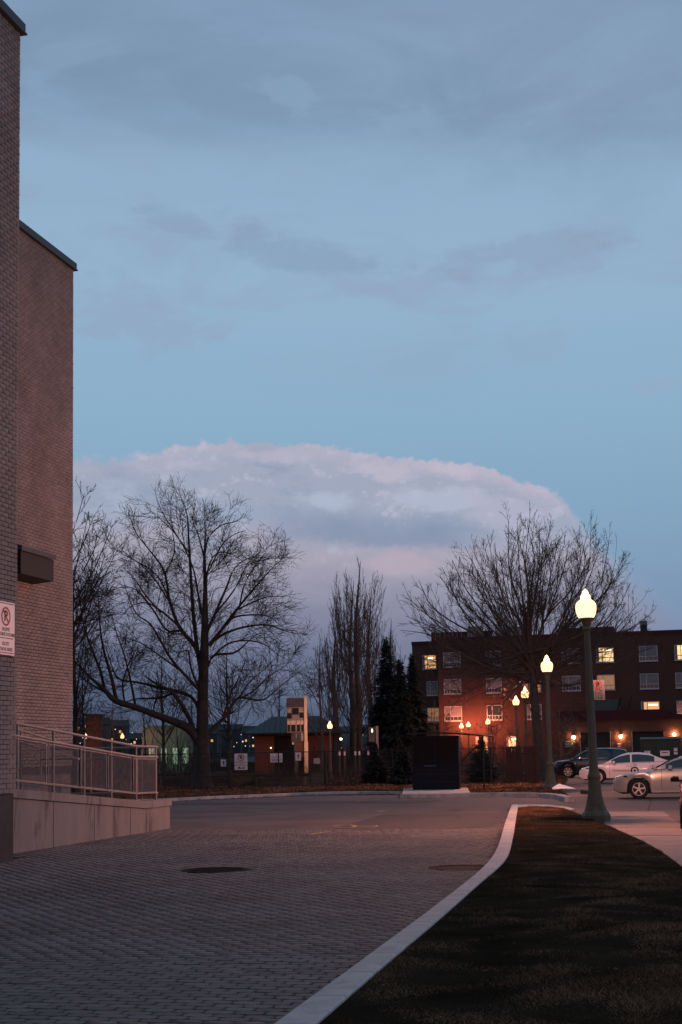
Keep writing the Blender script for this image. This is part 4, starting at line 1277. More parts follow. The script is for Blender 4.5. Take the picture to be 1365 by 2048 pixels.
conifer(772, 1282, 1545, 104, 58, 'tall dark spruce left of the red brick building', 71, nrow=52, per=24, clump=30, size=.42)
conifer(800, 1322, 1545, 101, 42, 'shorter dark spruce filling the gap between two taller ones', 74, nrow=46, per=22, clump=28, size=.42)
conifer(824, 1312, 1545, 106, 38, 'dark spruce overlapping the corner of the red brick building', 72, nrow=52, per=24, clump=30, size=.42)
conifer(750, 1488, 1574, 72.5, 31, 'small cone-shaped evergreen left of the booth, the farther left of two', 75, name='young_spruce', nrow=34, per=20, clump=34, size=.15, droop=-.12, cz=.02)
conifer(805, 1493, 1575, 71, 29, 'small cone-shaped evergreen touching the left side of the booth', 76, name='young_spruce', nrow=34, per=20, clump=34, size=.15, droop=-.12, cz=.02)
conifer(962, 1476, 1570, 72, 35, 'small cone-shaped evergreen right of the booth', 77, name='young_spruce', nrow=36, per=20, clump=34, size=.15, droop=-.12, cz=.02)

# ------------------------------------------------------------------ booth
M_bglass = mat('dark_matte_glass', (.002, .003, .004), .5, 0, spec=.1)  # near-black and matte so the booth panes reflect little
bt = thing('booth', 'dark navy steel booth with an overhanging flat roof on the kerb slab', 'booth', (*UV(57.98, -10.33)[:2], .15), -TH * .5)
m1 = MB(); m1.box(-.93, .93, 0, 1.9, 0, 2.14); m1.build('body', M_navy, bt)
for (a, b, c_, d) in ((-.93, -.86, 0, 2.14), (.87, .94, 0, 2.14), (-.05, .02, 1.0, 2.06)):
    m1 = MB(); m1.box(a, b, -.035, 0, c_, d); m1.build('corner_post', M_navy, bt)
m1 = MB(); m1.box(-.94, .95, -.04, .0, 2.06, 2.15); m1.build('trim', M_navy, bt)
m1 = MB(); m1.box(-.94, .95, -.03, .0, .93, 1.0); m1.build('sill', M_navy, bt)
m1 = MB(); m1.box(-.84, -.07, -.012, .0, 1.02, 2.04); m1.build('window', M_bglass, bt)
m1 = MB(); m1.box(.04, .85, -.012, .0, 1.02, 2.04); m1.build('window', M_bglass, bt)
m1 = MB(); m1.box(-.45, .02, -.05, -.035, .94, .965); m1.build('ledge_strip', mat('blue_strip', (.03, .12, .17), .3, 0), bt)
for z in (.3, .6): 
    m1 = MB(); m1.box(-.85, .85, -.012, 0, z, z + .02); m1.build('panel_seam', M_black, bt)
m1 = MB(); m1.add([(-1.0, -.25, 2.19), (-.3, -.3, 2.25), (.9, -.28, 2.2), (2.35, -.2, 2.06), (2.35, 2.2, 2.12), (.9, 2.2, 2.22), (-.3, 2.2, 2.27), (-1.0, 2.1, 2.2)] +
                  [(-1.0, -.25, 2.25), (-.3, -.3, 2.31), (.9, -.28, 2.27), (2.35, -.2, 2.10), (2.35, 2.2, 2.16), (.9, 2.2, 2.29), (-.3, 2.2, 2.33), (-1.0, 2.1, 2.26)],
                  [(0, 7, 6, 1), (1, 6, 5, 2), (2, 5, 4, 3), (8, 9, 14, 15), (9, 10, 13, 14), (10, 11, 12, 13), (0, 1, 9, 8), (1, 2, 10, 9), (2, 3, 11, 10), (3, 4, 12, 11), (4, 5, 13, 12), (5, 6, 14, 13), (6, 7, 15, 14), (7, 0, 8, 15)])
m1.build('roof', M_hood, bt)
m1 = MB(); m1.tube([(1.9, 1.2, .0), (1.9, 1.2, 2.12)], .03, 8); m1.tube([(1.0, 1.2, 1.1), (1.85, 1.2, 1.9)], .025, 6); m1.build('roof_strut', M_black, bt)

# ------------------------------------------------------------------ chain link fence
FP = [(-17, 65.0), (-5.35, 68.3), (-.92, 72.0), (2.35, 72.0), (7.0, 69.4), (9.75, 69.2)]


def chain_fence(path, h, label, spacing=3.0, m=M_black, group='black chain link fences', meshm=True, z0=.08, sidegap=.09):
    t = thing('chain_link_fence', label, 'fence', (0, 0, 0), 0, group)
    P = [np.array(p, float) for p in path]
    for i in range(len(P) - 1):
        a, b = P[i], P[i + 1]; L = np.linalg.norm(b - a); n = max(1, round(L / spacing))
        m1 = MB()
        for z in (z0 + h, z0 + .05, z0 + h * .36): m1.tube([(*a, z), (*b, z)], .021 if z > 1 else .016, 6)
        m1.build('rail', m, t)
        for k in range(n + (1 if i == len(P) - 2 else 0)):
            p = a + (b - a) * k / n; r_ = .055 if k == 0 else .032
            m1 = MB(); m1.tube([(*p, z0 - .1), (*p, z0 + h + .06)], r_, 8); m1.build('post', m, t)
        if meshm:
            m2 = MB(); d = (b - a) / L; s = -h
            while s < L:
                for sg in (1, -1):
                    s0, s1, za, zb = s, s + h, (z0, z0 + h)[::sg][0], (z0, z0 + h)[::sg][1]
                    if s0 < 0: f = -s0 / h; za = za + (zb - za) * f; s0 = 0
                    if s1 > L: f = (s1 - L) / (s1 - s0 + 1e-9); zb = zb - (zb - za) * f; s1 = L
                    if s1 > s0 + .02: m2.tube([(*(a + d * s0), za), (*(a + d * s1), zb)], .0035, 3, False)
                s += sidegap
            m2.build('wire_mesh', m, t)
    return t


chain_fence(FP[:3], 1.66, 'black chain link fence in front of the big bare tree')
chain_fence(FP[2:4], 1.66, 'black chain link fence between the fence signs and the booth')
chain_fence(FP[3:], 1.68, 'black chain link fence section right of the booth')
# dark board panels
bf = thing('board_fence', 'dark brown board fence panels at the foot of the maple', 'fence', (7.68, 69.0, .05), -.03)
k = 0.0
while k < 1.5:
    if not (.68 < k < .84):
        m1 = MB(); m1.box(k, k + .135, 0, .025, 0, 1.78 + rng.uniform(-.015, .01)); m1.build('board', M_dkwood, bf)
    k += .142
m1 = MB(); m1.box(0, 1.5, .03, .07, .4, .48); m1.box(0, 1.5, .03, .07, 1.4, 1.48); m1.build('rail', M_dkwood, bf)

# signs on the fence
fs = thing('fence_sign', 'white no-parking tow-away sign hung on the black fence', 'sign', AT(482.5, 1523.5, 70.1), 0)
m1 = MB(); m1.box(-.31, .31, -.02, -.012, -.39, .39); m1.build('panel', M_signw, fs)
no_parking(fs, 0, .2, .16, -.021)
for s, z, sz in (('EN AVANT DE LA', -.02, .085), ('CLÔTURE', -.1, .075), ('REMORQUAGE À VOS FRAIS', -.175, .06)):
    text(s, sz, M_ink, fs, (0, -.024, z), sx=.8)
m1 = MB(); m1.add([(x * .9, -.0235, z) for x, z in ((-.17, -.33), (.02, -.33), (.02, -.29), (-.03, -.28), (-.08, -.23), (-.13, -.26), (-.17, -.3))], [tuple(range(7))])
m1.add([(x, -.0235, z) for x, z in ((.04, -.33), (.17, -.33), (.19, -.29), (.13, -.26), (.06, -.28))], [tuple(range(5))]); m1.build('tow_truck_pictogram', M_ink, fs)
rs_ = thing('rules_sign', 'pale rules sign on a black post in front of the fence', 'sign', (*GP(554, 1576)[:2], .05), 0)
m1 = MB(); m1.tube([(0, 0, 0), (0, 0, 1.3)], .03, 8); m1.build('post', M_black, rs_)
m1 = MB(); m1.bbox(-.3, .3, -.22, .22, -.004, .004, .003); m1.V = [(x, z - .035, y + 1.42) for x, y, z in m1.V]; m1.build('panel', M_signw, rs_)
m1 = MB()
for z in (1.47, 1.43, 1.35, 1.32, 1.29, 1.26): m1.box(-.24, .24, -.0415, -.0405, z, z + .011)
m1.box(-.012, .012, -.0415, -.0405, 1.53, 1.59); m1.build('printed_lines', M_ink, rs_)
for (x, y, w, h, lab) in ((447.5, 1526, .13, .17, 'small white notice on the fence left of the no-parking sign'), (597, 1513, .14, .2, 'small white notice on the fence below the sculpture')):
    s_ = thing('notice', lab, 'sign', AT(x, y, 70.6 if x < 500 else 72.6), 0, 'small notices on the fence')
    m1 = MB(); m1.box(-w, w, -.02, -.014, -h, h); m1.build('panel', M_signw, s_)
    m1 = MB(); m1.add([(.0, -.0215, h * .6), (w * .5, -.0215, h * .1), (.0, -.0215, -.1 * h), (w * .4, -.0215, -h * .6), (-.02, -.0215, -h * .5), (-.04, -.0215, h * .3)], [(0, 1, 2, 3, 4, 5)]); m1.build('print', M_ink, s_)
s_ = thing('lattice_plate', 'small grey lattice plate hung on the fence right of the signs', 'sign', AT(634, 1522, 73.0), 0)
m1 = MB()
for k in range(-4, 5):
    for sg in (1, -1):
        a = k * .055; pts_ = []
        x0, x1 = max(-.16, a - .14), min(.16, a + .14)
        m1.tube([(x0, 0, sg * (x0 - a)), (x1, 0, sg * (x1 - a))], .009, 4)
m1.build('lattice', M_white, s_)

# ------------------------------------------------------------------ raised timber beds
def bed(cx, cy, w, d, h, rot, label, n=3):
    t = thing('raised_bed', label, 'planter', (cx, cy, .06), rot, 'raised timber garden beds')
    ph = h / n
    for k in range(n):
        z0 = k * ph + .003; z1 = (k + 1) * ph - .004
        for (a, b, c_, d_) in ((-w / 2, w / 2, -d / 2, -d / 2 + .06), (-w / 2, w / 2, d / 2 - .06, d / 2), (-w / 2, -w / 2 + .06, -d / 2 + .062, d / 2 - .062), (w / 2 - .06, w / 2, -d / 2 + .062, d / 2 - .062)):
            m1 = MB(); m1.box(a, b, c_, d_, z0, z1); m1.build('plank', M_wood, t)
    for sx in (-1, 1):
        for sy in (-1, 1):
            m1 = MB(); m1.box(sx * w / 2 - .07, sx * w / 2 + .07, sy * d / 2 - .07, sy * d / 2 + .07, 0, h + .02); m1.build('corner_post', M_wood, t)
    m1 = MB(); m1.box(-w / 2 + .08, w / 2 - .08, -d / 2 + .08, d / 2 - .08, 0, h - .08); m1.build('soil', M_soil, t)
    return t


q = GP(563, 1577); bed(q[0], q[1] + 1.2, 2.3, 1.6, .46, -.1, 'low raised timber bed behind the rules sign')
q = GP(485, 1577); bed(q[0] - .1, q[1] + 2.2, 1.1, 2.4, .62, .1, 'raised timber bed under the no-parking sign')
q = GP(628, 1572); bed(q[0], q[1] + .8, .5, 1.8, .6, -.45, 'narrow slanting timber bed left of the thick fence post')
q = GP(432, 1574); bed(q[0] - .3, q[1] + 3.5, 1.5, 1.0, .7, .0, 'timber bed beside the trunk of the big tree')
q = GP(352, 1576); bed(q[0] - .2, q[1] + 3.0, 1.9, 1.0, .5, .25, 'timber bed left of the trunk of the big tree')
pb = thing('picnic_bench', 'dark wooden bench behind the fence near the big trunk', 'bench', (*AT(345, 1560, 76)[:2], .06), .2)
m1 = MB(); m1.box(-.9, .9, -.2, .2, .42, .46); m1.build('seat', M_wood, pb)
for x in (-.75, .75):
    m1 = MB(); m1.box(x - .04, x + .04, -.17, .17, 0, .42); m1.build('leg', M_wood, pb)


# dry weeds and brush behind the fence
def brush(n, x0, x1, D0, D1, h0, h1, seed, m, name, label, wid=.006, z=.05):
    r = np.random.default_rng(seed)
    dd = r.uniform(D0, D1, n); px = r.uniform(x0, x1, n); x = (px - 682) / FPX * dd
    cl = .5 + .5 * np.sin(px * .09) * np.sin(dd * .9) + r.uniform(0, .4, n)
    h = (h0 + (h1 - h0) * r.uniform(0, 1, n)) * np.clip(cl, .25, 1.2)
    B = np.stack([x, dd, np.full(n, z)], 1); K = 4
    d = np.stack([r.normal(0, .22, n), r.normal(0, .22, n), np.ones(n)], 1); cur = B; out = [B]
    for k in range(K - 1):
        d = d + r.normal(0, .16, (n, 3)); d /= np.linalg.norm(d, axis=1, keepdims=True); cur = cur + d * (h / (K - 1))[:, None]; out.append(cur)
    P = np.stack(out, 1); R = np.full((n, K), wid) * np.linspace(1, .5, K)[None]
    V, F = tubes(P, R, 3); V = [V]; F = [F]; c = len(V[0])
    P2, R2 = grow(r, P, R, 3.2, .3, 40, .28, 3, .04, .15, rmin=wid * .7)
    v, f = tubes(P2, R2, 3); V.append(v); F.append(f + c)
    return tag(link(name, npmesh(name, np.concatenate(V), np.concatenate(F), m)), label, 'brush', kind='stuff')


brush(1500, 480, 760, 74, 92, .5, 1.25, 81, M_stalk, 'dry_weeds', 'dry brown weeds and stalks behind the fence signs')
brush(700, 330, 480, 73, 90, .4, 1.0, 82, M_stalk, 'dead_undergrowth', 'sparse dead growth behind the fence near the big trunk')
brush(900, 840, 1110, 73, 96, .6, 1.7, 83, M_stalk, 'tangled_brush', 'tangled bare brush behind the booth and board fence')
brush(1600, 610, 860, 96, 118, 1.2, 3.0, 84, M_bark, 'dark_thicket', 'dark bare thicket at the foot of the poplars', .012)
brush(1500, 140, 480, 98, 125, 1.2, 3.4, 85, M_bark, 'park_thicket', 'bare thicket in the park behind the big tree', .012)
brush(1200, 860, 1130, 100, 125, .8, 2.6, 86, M_bark, 'hedge_thicket', 'bare thicket against the foot of the brick building', .012)

# ------------------------------------------------------------------ metal sculpture tower
D_ = 88.0
sx = lambda px: (px - 595) / FPX * D_
sz_ = lambda py: AT(595, py, D_)[2]
q = AT(595, 1515, D_)
M_steel = mat('weathered_silver_panel', (.3, .29, .29), .35, .25, 4, metal=.5, island=.2)
M_darkst = mat('dark_steel_panel', (.07, .07, .07), .45, .25, 3, metal=.3)
M_cream = mat('cream_enamel', (.55, .45, .33), .45, .08, 3)
sc_t = thing('sculpture', 'tall abstract sculpture of stacked metal panels with a pale column', 'sculpture', (q[0], q[1], 0), 0)
b_ = lambda nm, m, x0, x1, y0, y1, dy=0.0, th=.5: MB().box(sx(x0), sx(x1), dy, dy + th, sz_(y1), sz_(y0)).build(nm, m, sc_t)
b_('top_panel', M_darkst, 575, 609.6, 1396, 1414, .0, .5)
b_('upper_frame', M_steel, 575.5, 609.6, 1414.3, 1440, .03, .5)
for a in (577, 578.6, 580.2, 581.8, 600.5, 602.3, 604.1, 605.9): b_('strip', M_cream, a, a + .8, 1417, 1425, .0, .03)
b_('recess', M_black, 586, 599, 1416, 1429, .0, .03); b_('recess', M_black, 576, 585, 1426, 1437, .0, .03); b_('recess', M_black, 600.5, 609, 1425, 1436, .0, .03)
b_('middle_frame', M_steel, 575.5, 609.6, 1440.2, 1464.5, .05, .45)
for a, w in ((576, 6), (583, 9.7), (594.5, 7.5), (603, 6)):
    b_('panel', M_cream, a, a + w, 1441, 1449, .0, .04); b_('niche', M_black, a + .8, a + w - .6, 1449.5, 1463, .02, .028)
b_('lower_block', M_darkst, 583.5, 609.6, 1465, 1483, .04, .5)
b_('plate', M_steel, 603, 608, 1466, 1482, .0, .03); b_('plate', M_steel, 592.5, 594.5, 1467, 1476, .0, .03)
b_('pedestal', mat('rusty_steel', (.1, .045, .03), .8, .3, 4), 589, 609, 1483.3, 1515, .05, .4)
b_('leg', M_darkst, 589, 597, 1483.3, 1560, .0, .049); b_('plate', M_cream, 585, 590, 1484, 1489, .0, .04)
b_('column', M_cream, 610, 615.5, 1393, 1484, -.1, .6); b_('column_foot', M_cream, 609.3, 616.5, 1484.2, 1560, -.1, .6)
# (its own spotlight: the park lamp beside it does the work)

# ------------------------------------------------------------------ pavilion
pvD = 105.0
pv = thing('pavilion', 'small brick park pavilion with a blue-green hipped metal roof', 'building', (-3.5, pvD, 0), 0)
m1 = MB(); m1.box(-2.9, -1.5, 0, 6, 0, 3.03); m1.box(.6, 3.2, 0, 6, 0, 3.0); m1.build('wall', M_orbrick, pv)
m1 = MB(); m1.box(-1.5, .6, .8, 5.5, 0, 3.02); m1.build('recessed_door_wall', M_black, pv)
m1 = MB(); m1.box(-3.0, 3.3, -.05, 6.1, 2.86, 3.04); m1.build('beam', M_wood, pv)
ev = [(-3.6, -.7, 3.08), (3.85, -.7, 3.05), (3.85, 7, 3.05), (-3.6, 7, 3.08)]; rd = [(-1.75, 3, 4.35), (1.75, 3, 4.35)]
m1 = MB(); m1.add(ev + rd, [(0, 1, 5, 4), (1, 2, 5), (2, 3, 4, 5), (3, 0, 4), (3, 2, 1, 0)]); rf = m1.build('roof', M_roofg, pv)
for k in range(19):
    f = (k + .5) / 19; x = -3.6 + 7.45 * f; xr = max(-1.75, min(1.75, x)); 
    fr = 1.0
    if x < -1.75: fr = (x + 3.6) / 1.85
    elif x > 1.75: fr = (3.85 - x) / 2.1
    m1 = MB(); m1.tube([(x, -.7, 3.1), (x, -.7 + 3.7 * fr, 3.1 + 1.27 * fr)], .028, 4); m1.build('seam', M_roofg, rf)
m1 = MB(); m1.box(-3.62, 3.87, -.76, -.69, 2.98, 3.1); m1.build('gutter', M_black, pv)
m1 = MB(); m1.box(-.0, .02, .7, .78, 2.3, 2.36); m1.lathe([(.04, 0), (.05, .05), (.001, .09)], 8, (-1.72, -.08, 2.0)); m1.build('wall_light', M_tube, pv)

# bollards and pale posts lit by the park lamp
for k, px in enumerate((679.5, 689.5, 711, 719, 737, 886)):
    q = AT(px, 1505, 93 + k * .4)
    t = thing('bollard', ('slim pale bollard under the park lamp, %s' % ('leftmost', 'second from the left', 'between the two lit poplar trunks', 'touching the right lit poplar trunk', 'in the dark under the tall spruce', 'alone behind the booth')[k]), 'bollard', (q[0], q[1], 0), 0, 'pale bollards in the park')
    m1 = MB(); m1.lathe([(.06, 0), (.06, 1.75), (.045, 1.82), (.01, 1.84)], 10); m1.build('shaft', M_wood, t)
    m1 = MB(); m1.lathe([(.062, 1.45), (.062, 1.72)], 10); m1.build('reflective_band', M_white, t)
q = AT(755, 1500, 97)
t = thing('light_pillar', 'tall grey pillar with a small lit panel, in front of the spruces', 'pillar', (q[0], q[1], 0), 0)
m1 = MB(); m1.box(-.08, .1, -.06, .06, 0, 3.35); m1.build('shaft', M_galv, t)
m1 = MB(); m1.box(-.55, -.15, -.05, .05, 2.3, 3.3); m1.build('panel', M_darkst, t)
m1 = MB(); m1.lathe([(.04, 0), (.045, .1), (.02, .22)], 8, (-.32, -.1, 2.95)); m1.build('bulb', M_tube, t)
q = AT(682, 1478, 150)
t = thing('street_lamp', 'far white lamp low between the park lamp and the poplars', 'street lamp', (q[0], q[1], 0), 0)
m1 = MB(); m1.tube([(0, 0, 0), (0, 0, q[2] - .1)], .05, 6); m1.build('post', M_black, t)
m1 = MB(); m1.lathe([(.05, -.12), (.15, -.04), (.15, .04), (.05, .12)], 12, (0, 0, q[2])); m1.build('globe', mat('cool_globe', (1, 1, 1), .5, 0, emit=(1, .85, .7), estr=6), t)
# thin leaning pole beside the second lamp
p0 = GP(1101, 1562); p1 = AT(1091, 1421, p0[1] + .2)
t = thing('utility_pole', 'thin pale leaning pole just left of the second street lamp', 'pole', (p0[0], p0[1], 0), 0)
m1 = MB(); m1.tube([(0, 0, 0), (p1[0] - p0[0], p1[1] - p0[1], p1[2])], [.09, .065], 8); m1.build('shaft', M_wood, t)
m1 = MB(); m1.lathe([(.11, 0), (.11, .85), (.06, .9)], 8, (-.02, -.16, 0)); m1.build('white_sleeve', M_white, t)
# leaning stake and paper by the parking lot
q = GP(1124, 1586)
t = thing('crumpled_sheet', 'crumpled white sheet of cardboard on the ground by the second lamp', 'litter', (q[0], q[1], .13), .2)
m1 = MB(); m1.add([(-.42, -.2, .02), (.05, -.28, .05), (.5, -.2, .03), (.42, .5, .12), (.05, .45, .22), (-.3, .3, .06), (.0, .05, .13)], [(0, 1, 6), (1, 2, 6), (2, 3, 6), (3, 4, 6), (4, 5, 6), (5, 0, 6)]); m1.build('sheet', M_signw, t)
q = GP(1171, 1588)
t = thing('wood_chunk', 'small brown wooden wedge on the asphalt left of the lamp post', 'wood', (q[0], q[1], 0), -.3)
m1 = MB(); m1.prism([(-.17, -.1), (.2, -.1), (.2, .15), (-.17, .15)], 0, .16); m1.V = [(x * (1 - .5 * (z > .1) * (x > 0)), y, z * (1 if x < 0 else .85)) for x, y, z in m1.V]; m1.build('block', M_wood, t)

# ------------------------------------------------------------------ red brick apartment building
UB, VB0 = 158.4, -27.9
HB = 13.75
B = thing('apartment_building', 'four-storey red brick building with lit windows behind the parking lot', 'building', (*UV(0, .22)[:2], .1))
m1 = MB(); m1.prism([(VB0, UB), (26, UB), (26, UB + 22), (VB0, UB + 22)], -.3, HB); m1.build('wall', M_redbrick, B)
m1 = MB(); m1.prism([(-31.6, UB + 4.2), (VB0 - .002, UB + 4.2), (VB0 - .002, UB + 22), (-31.6, UB + 22)], -.3, HB + .0); m1.build('side_wing', M_redbrick, B)
for (a, b, u_) in ((VB0 - .05, 26, UB), (-31.65, VB0 - .06, UB + 4.2)):
    m1 = MB(); m1.box(a, b, u_ - .08, u_ + .3, HB - .28, HB + .12); m1.build('parapet_trim', M_red, B)
m1 = MB(); m1.box(-31.6, 26, UB + 4.5, UB + 22, HB, HB + .1); m1.build('roof', M_hood, B)


def bwin(v0, v1, z0, z1, u_, kind):
    w, h = v1 - v0, z1 - z0
    f = MB(); t_ = .07; y0, y1 = u_ - .06, u_ + .02
    for (a, b, c_, d) in ((v0, v1, z0, z0 + t_), (v0, v1, z1 - t_, z1), (v0, v0 + t_, z0 + t_, z1 - t_), (v1 - t_, v1, z0 + t_, z1 - t_)): f.box(a, b, y0, y1, c_, d)
    o = f.build('window', M_frame, B)
    f = MB(); zm = z0 + h * .3; vm = v0 + w * .35
    f.box(v0 + t_, v1 - t_, y0 + .004, y1, zm - .035, zm + .035)
    f.box(vm - .035, vm + .035, y0 + .002, y1, z0 + t_, z1 - t_)
    for k in (.18, .52, .76): f.box(v0 + w * k - .02, v0 + w * k + .02, y0 + .01, y1, z0 + t_, zm - .036)
    f.build('muntin', M_frame, o)
    f = MB(); f.box(v0 - .05, v1 + .05, u_ - .12, u_ - .062, z0 - .09, z0); f.build('sill', M_frame, o)
    mm = {'b': M_blind, 'l': M_litw, 'L': M_litb, 'd': M_litd, 'g': M_wglass}[kind]
    f = MB(); f.box(v0 + t_, v1 - t_, u_ - .015, u_ - .005, zm + .036, z1 - t_); f.build('pane', mm, o)
    f = MB(); f.box(v0 + t_, v1 - t_, u_ - .015, u_ - .005, z0 + t_, zm - .036); f.build('pane', M_wglass if kind in 'bg' else mm, o)
    if kind in 'lL':
        f = MB(); f.box(v0 + w * .4, v1 - .2, u_ - .03, u_ - .018, z1 - .42, z1 - .3); f.build('ceiling_lamp', M_tube, o)
        f = MB(); f.box(v0 + t_, v0 + w * .16, u_ - .025, u_ - .016, z0 + t_, z1 - t_); f.build('curtain', M_blind, o)


cols = [(-27.3, -25.35, 'bbb'), (-22.6, -20.9, 'bbg'), (-18.5, -16.6, 'bdb'), (-14.3, -12.35, 'bb '), (-10.6, -8.7, 'Ld '), (-6.05, -4.1, 'bbl'), (-2.35, -.4, 'Lbg'), (1.6, 3.6, 'bbb'), (5.4, 7.4, 'blb'), (9.5, 11.5, 'bbb'), (13.5, 15.5, 'lbb')]
for (a, b, ks) in cols:
    for zt, kd in zip((12.25, 9.28, 6.3), ks):
        if kd == ' ': continue
        if a > -7 and a < -4 and zt < 7: bwin(a, b, 5.0, zt, UB, kd); continue
        bwin(a, b, zt - 1.62, zt, UB, kd)
bwin(-9.6, -8.3, 4.9, 6.2, UB, 'L')
for zt, kd, a, b in ((12.3, 'l', -31.3 + .9, -31.3 + 2.5), (9.3, 'b', -31.3 + 1.3, -31.3 + 2.6), (6.3, 'd', -31.3 + 1.3, -31.3 + 2.7)):
    bwin(a, b, zt - 1.6, zt, UB + 4.2, kd)
bwin(-20.5, -19.3, 1.2, 2.9, UB, 'L'); bwin(-23.9, -22.6, 1.2, 2.9, UB, 'd')
# a star decoration in a window
f = MB(); P5 = []
for k in range(10):
    a = math.pi / 2 + k * math.pi / 5; r_ = .35 if k % 2 == 0 else .15; P5.append((-1.1 + r_ * math.cos(a), UB - .075, 5.75 + r_ * math.sin(a)))
f.add(P5 + [(-1.1, UB - .075, 5.75)], [(10, k, (k + 1) % 10) for k in range(10)]); f.build('window_star', M_tube, B)
# rooftop
m1 = MB(); m1.box(-14.4, -8.8, UB + 3, UB + 8, HB, HB + .95); m1.build('roof_house', M_redbrick, B)
m1 = MB(); m1.box(-29.5, -22.5, UB + 5, UB + 5.2, HB, HB + 1.15); m1.build('roof_screen', M_red, B)
for k in range(8):
    m1 = MB(); m1.box(-29.5 + k * .5, -29.44 + k * .5, UB + 4.9, UB + 4.98, HB, HB + 1.15); m1.build('screen_post', M_frame, B)
m1 = MB(); m1.box(-25.0, -23.4, UB + 3.2, UB + 4.6, HB, HB + 1.55); m1.build('rooftop_unit', M_galv, B)
m1 = MB(); m1.box(-21.9, -18.6, UB + 3.2, UB + 4.6, HB, HB + 1.35); m1.build('rooftop_unit', M_galv, B)
for (a, b, h) in ((-5.9, -5.15, 1.35), (-1.1, -.4, .5)):
    m1 = MB(); m1.box(a, b, UB + 2, UB + 2.8, HB, HB + h); o = m1.build('chimney', M_blind, B)
    m1 = MB(); m1.box(a + .1, b - .06, UB + 1.97, UB + 1.998, HB + .25, HB + h - .4); m1.build('louvre', M_black, o)
# projecting loading dock
UD = 152.0
m1 = MB(); m1.prism([(-14.3, UD), (-12.05, UD), (-12.05, UB - .01), (-14.3, UB - .01)], -.3, 4.3); m1.prism([(-9.05, UD), (-6.8, UD), (-6.8, UB - .01), (-9.05, UB - .01)], -.3, 4.3)
m1.prism([(-3.65, UD), (10, UD), (10, UB - .01), (-3.65, UB - .01)], -.3, 4.3); m1.box(-12.05, -9.05, UD, UB - .01, 3.06, 4.299); m1.box(-6.8, -3.65, UD, UB - .01, 3.06, 4.299); m1.build('dock_wall', M_redbrick, B)
m1 = MB(); m1.box(-14.4, -3.2, UD - .3, UB - .02, 4.303, 5.3); m1.build('dock_fascia', M_red, B)
m1 = MB(); m1.box(-3.19, 10.2, UD - .3, UB - .02, 4.303, 4.75); m1.build('dock_fascia', M_red, B)
for (a, b) in ((-12.05, -9.05), (-6.8, -3.65)):
    m1 = MB(); m1.box(a, b, UD + .5, UD + .6, 0, 3.05); dd = m1.build('dock_door', mat('dark_green_door', (.01, .014, .013), .6, .1, 3), B)
    for k in range(1, 6):
        m1 = MB(); m1.box(a, b, UD + .485, UD + .499, k * .5, k * .5 + .02); m1.build('door_seam', M_black, dd)
    for x in (a - .06, b): 
        m1 = MB(); m1.box(x, x + .06, UD - .03, UD - .002, .2, 3.1); m1.build('door_guard', M_galv, B)
m1 = MB(); m1.box(-11.4, -8.2, UD + 1.6, UD + 4, 5.31, 6.45); m1.build('rooftop_unit', mat('green_grey_metal', (.045, .055, .055), .6, .15, 3), B)
for a in (-8.0, -6.9):
    m1 = MB(); m1.tube([(a - .25, UD + 1.5, 5.3), (a + .1, UD + 1.5, 6.7)], .09, 6); m1.build('slanted_strut', M_black, B)
for a in (-12.75, -7.95):
    m1 = MB(); m1.box(a - .09, a + .09, UD - .2, UD - .003, 2.72, 2.84); o = m1.build('wall_lamp', M_black, B)
    m1 = MB(); m1.lathe([(.05, -.16), (.11, -.1), (.12, 0), (.08, .06)], 12, (a, UD - .2, 2.64)); m1.build('bulb', M_wl if 'M_wl' in globals() else mat('wall_lamp_bulb', (1, 1, 1), .5, 0, emit=(1, .45, .17), estr=330), o)
m1 = MB(); m1.lathe([(.05, -.16), (.11, -.1), (.12, 0), (.08, .06)], 12, (-2.6, UD - .2, 2.75)); m1.build('bulb', MATS['wall_lamp_bulb'], B)
t = thing('delivery_sign', 'dark delivery notice board under the left wall lamp of the dock', 'sign', UV(UD, -13.03, 2.05) + np.array([0, -.06, 0]))
m1 = MB(); m1.bbox(-.72, .72, -.42, .42, -.02, .02, .1); m1.V = [(x, z, y) for x, y, z in m1.V]; m1.build('panel', M_black, t)
for s, z, sz in (('LIVRAISON', .22, .26), ('CUISINE', -.02, .24), ('SONNEZ', -.27, .18)): text(s, sz, M_signw, t, (0, -.026, z))
t = thing('warning_sign', 'small red sign with white figures between dock doors one and two', 'sign', UV(UD, -7.93, 1.82) + np.array([0, -.06, 0]))
m1 = MB(); m1.box(-.25, .25, -.01, .01, -.26, .26); m1.build('panel', M_redink, t)
m1 = MB(); m1.box(-.2, .2, -.016, -.012, .06, .18); m1.add([(-.14, -.016, -.2), (0, -.016, .0), (.14, -.016, -.2), (.08, -.016, -.2), (0, -.016, -.08), (-.08, -.016, -.2)], [(0, 1, 4, 5), (1, 2, 3, 4)]); m1.build('white_figure', M_signw, t)
for s, v in (('1', -8.78), ('2', -7.1)):
    text(s, .62, mat('faded_number_paint', (.2, .15, .12), .8, .2, 9), B, (v, UD - .01, 1.85), name='number')

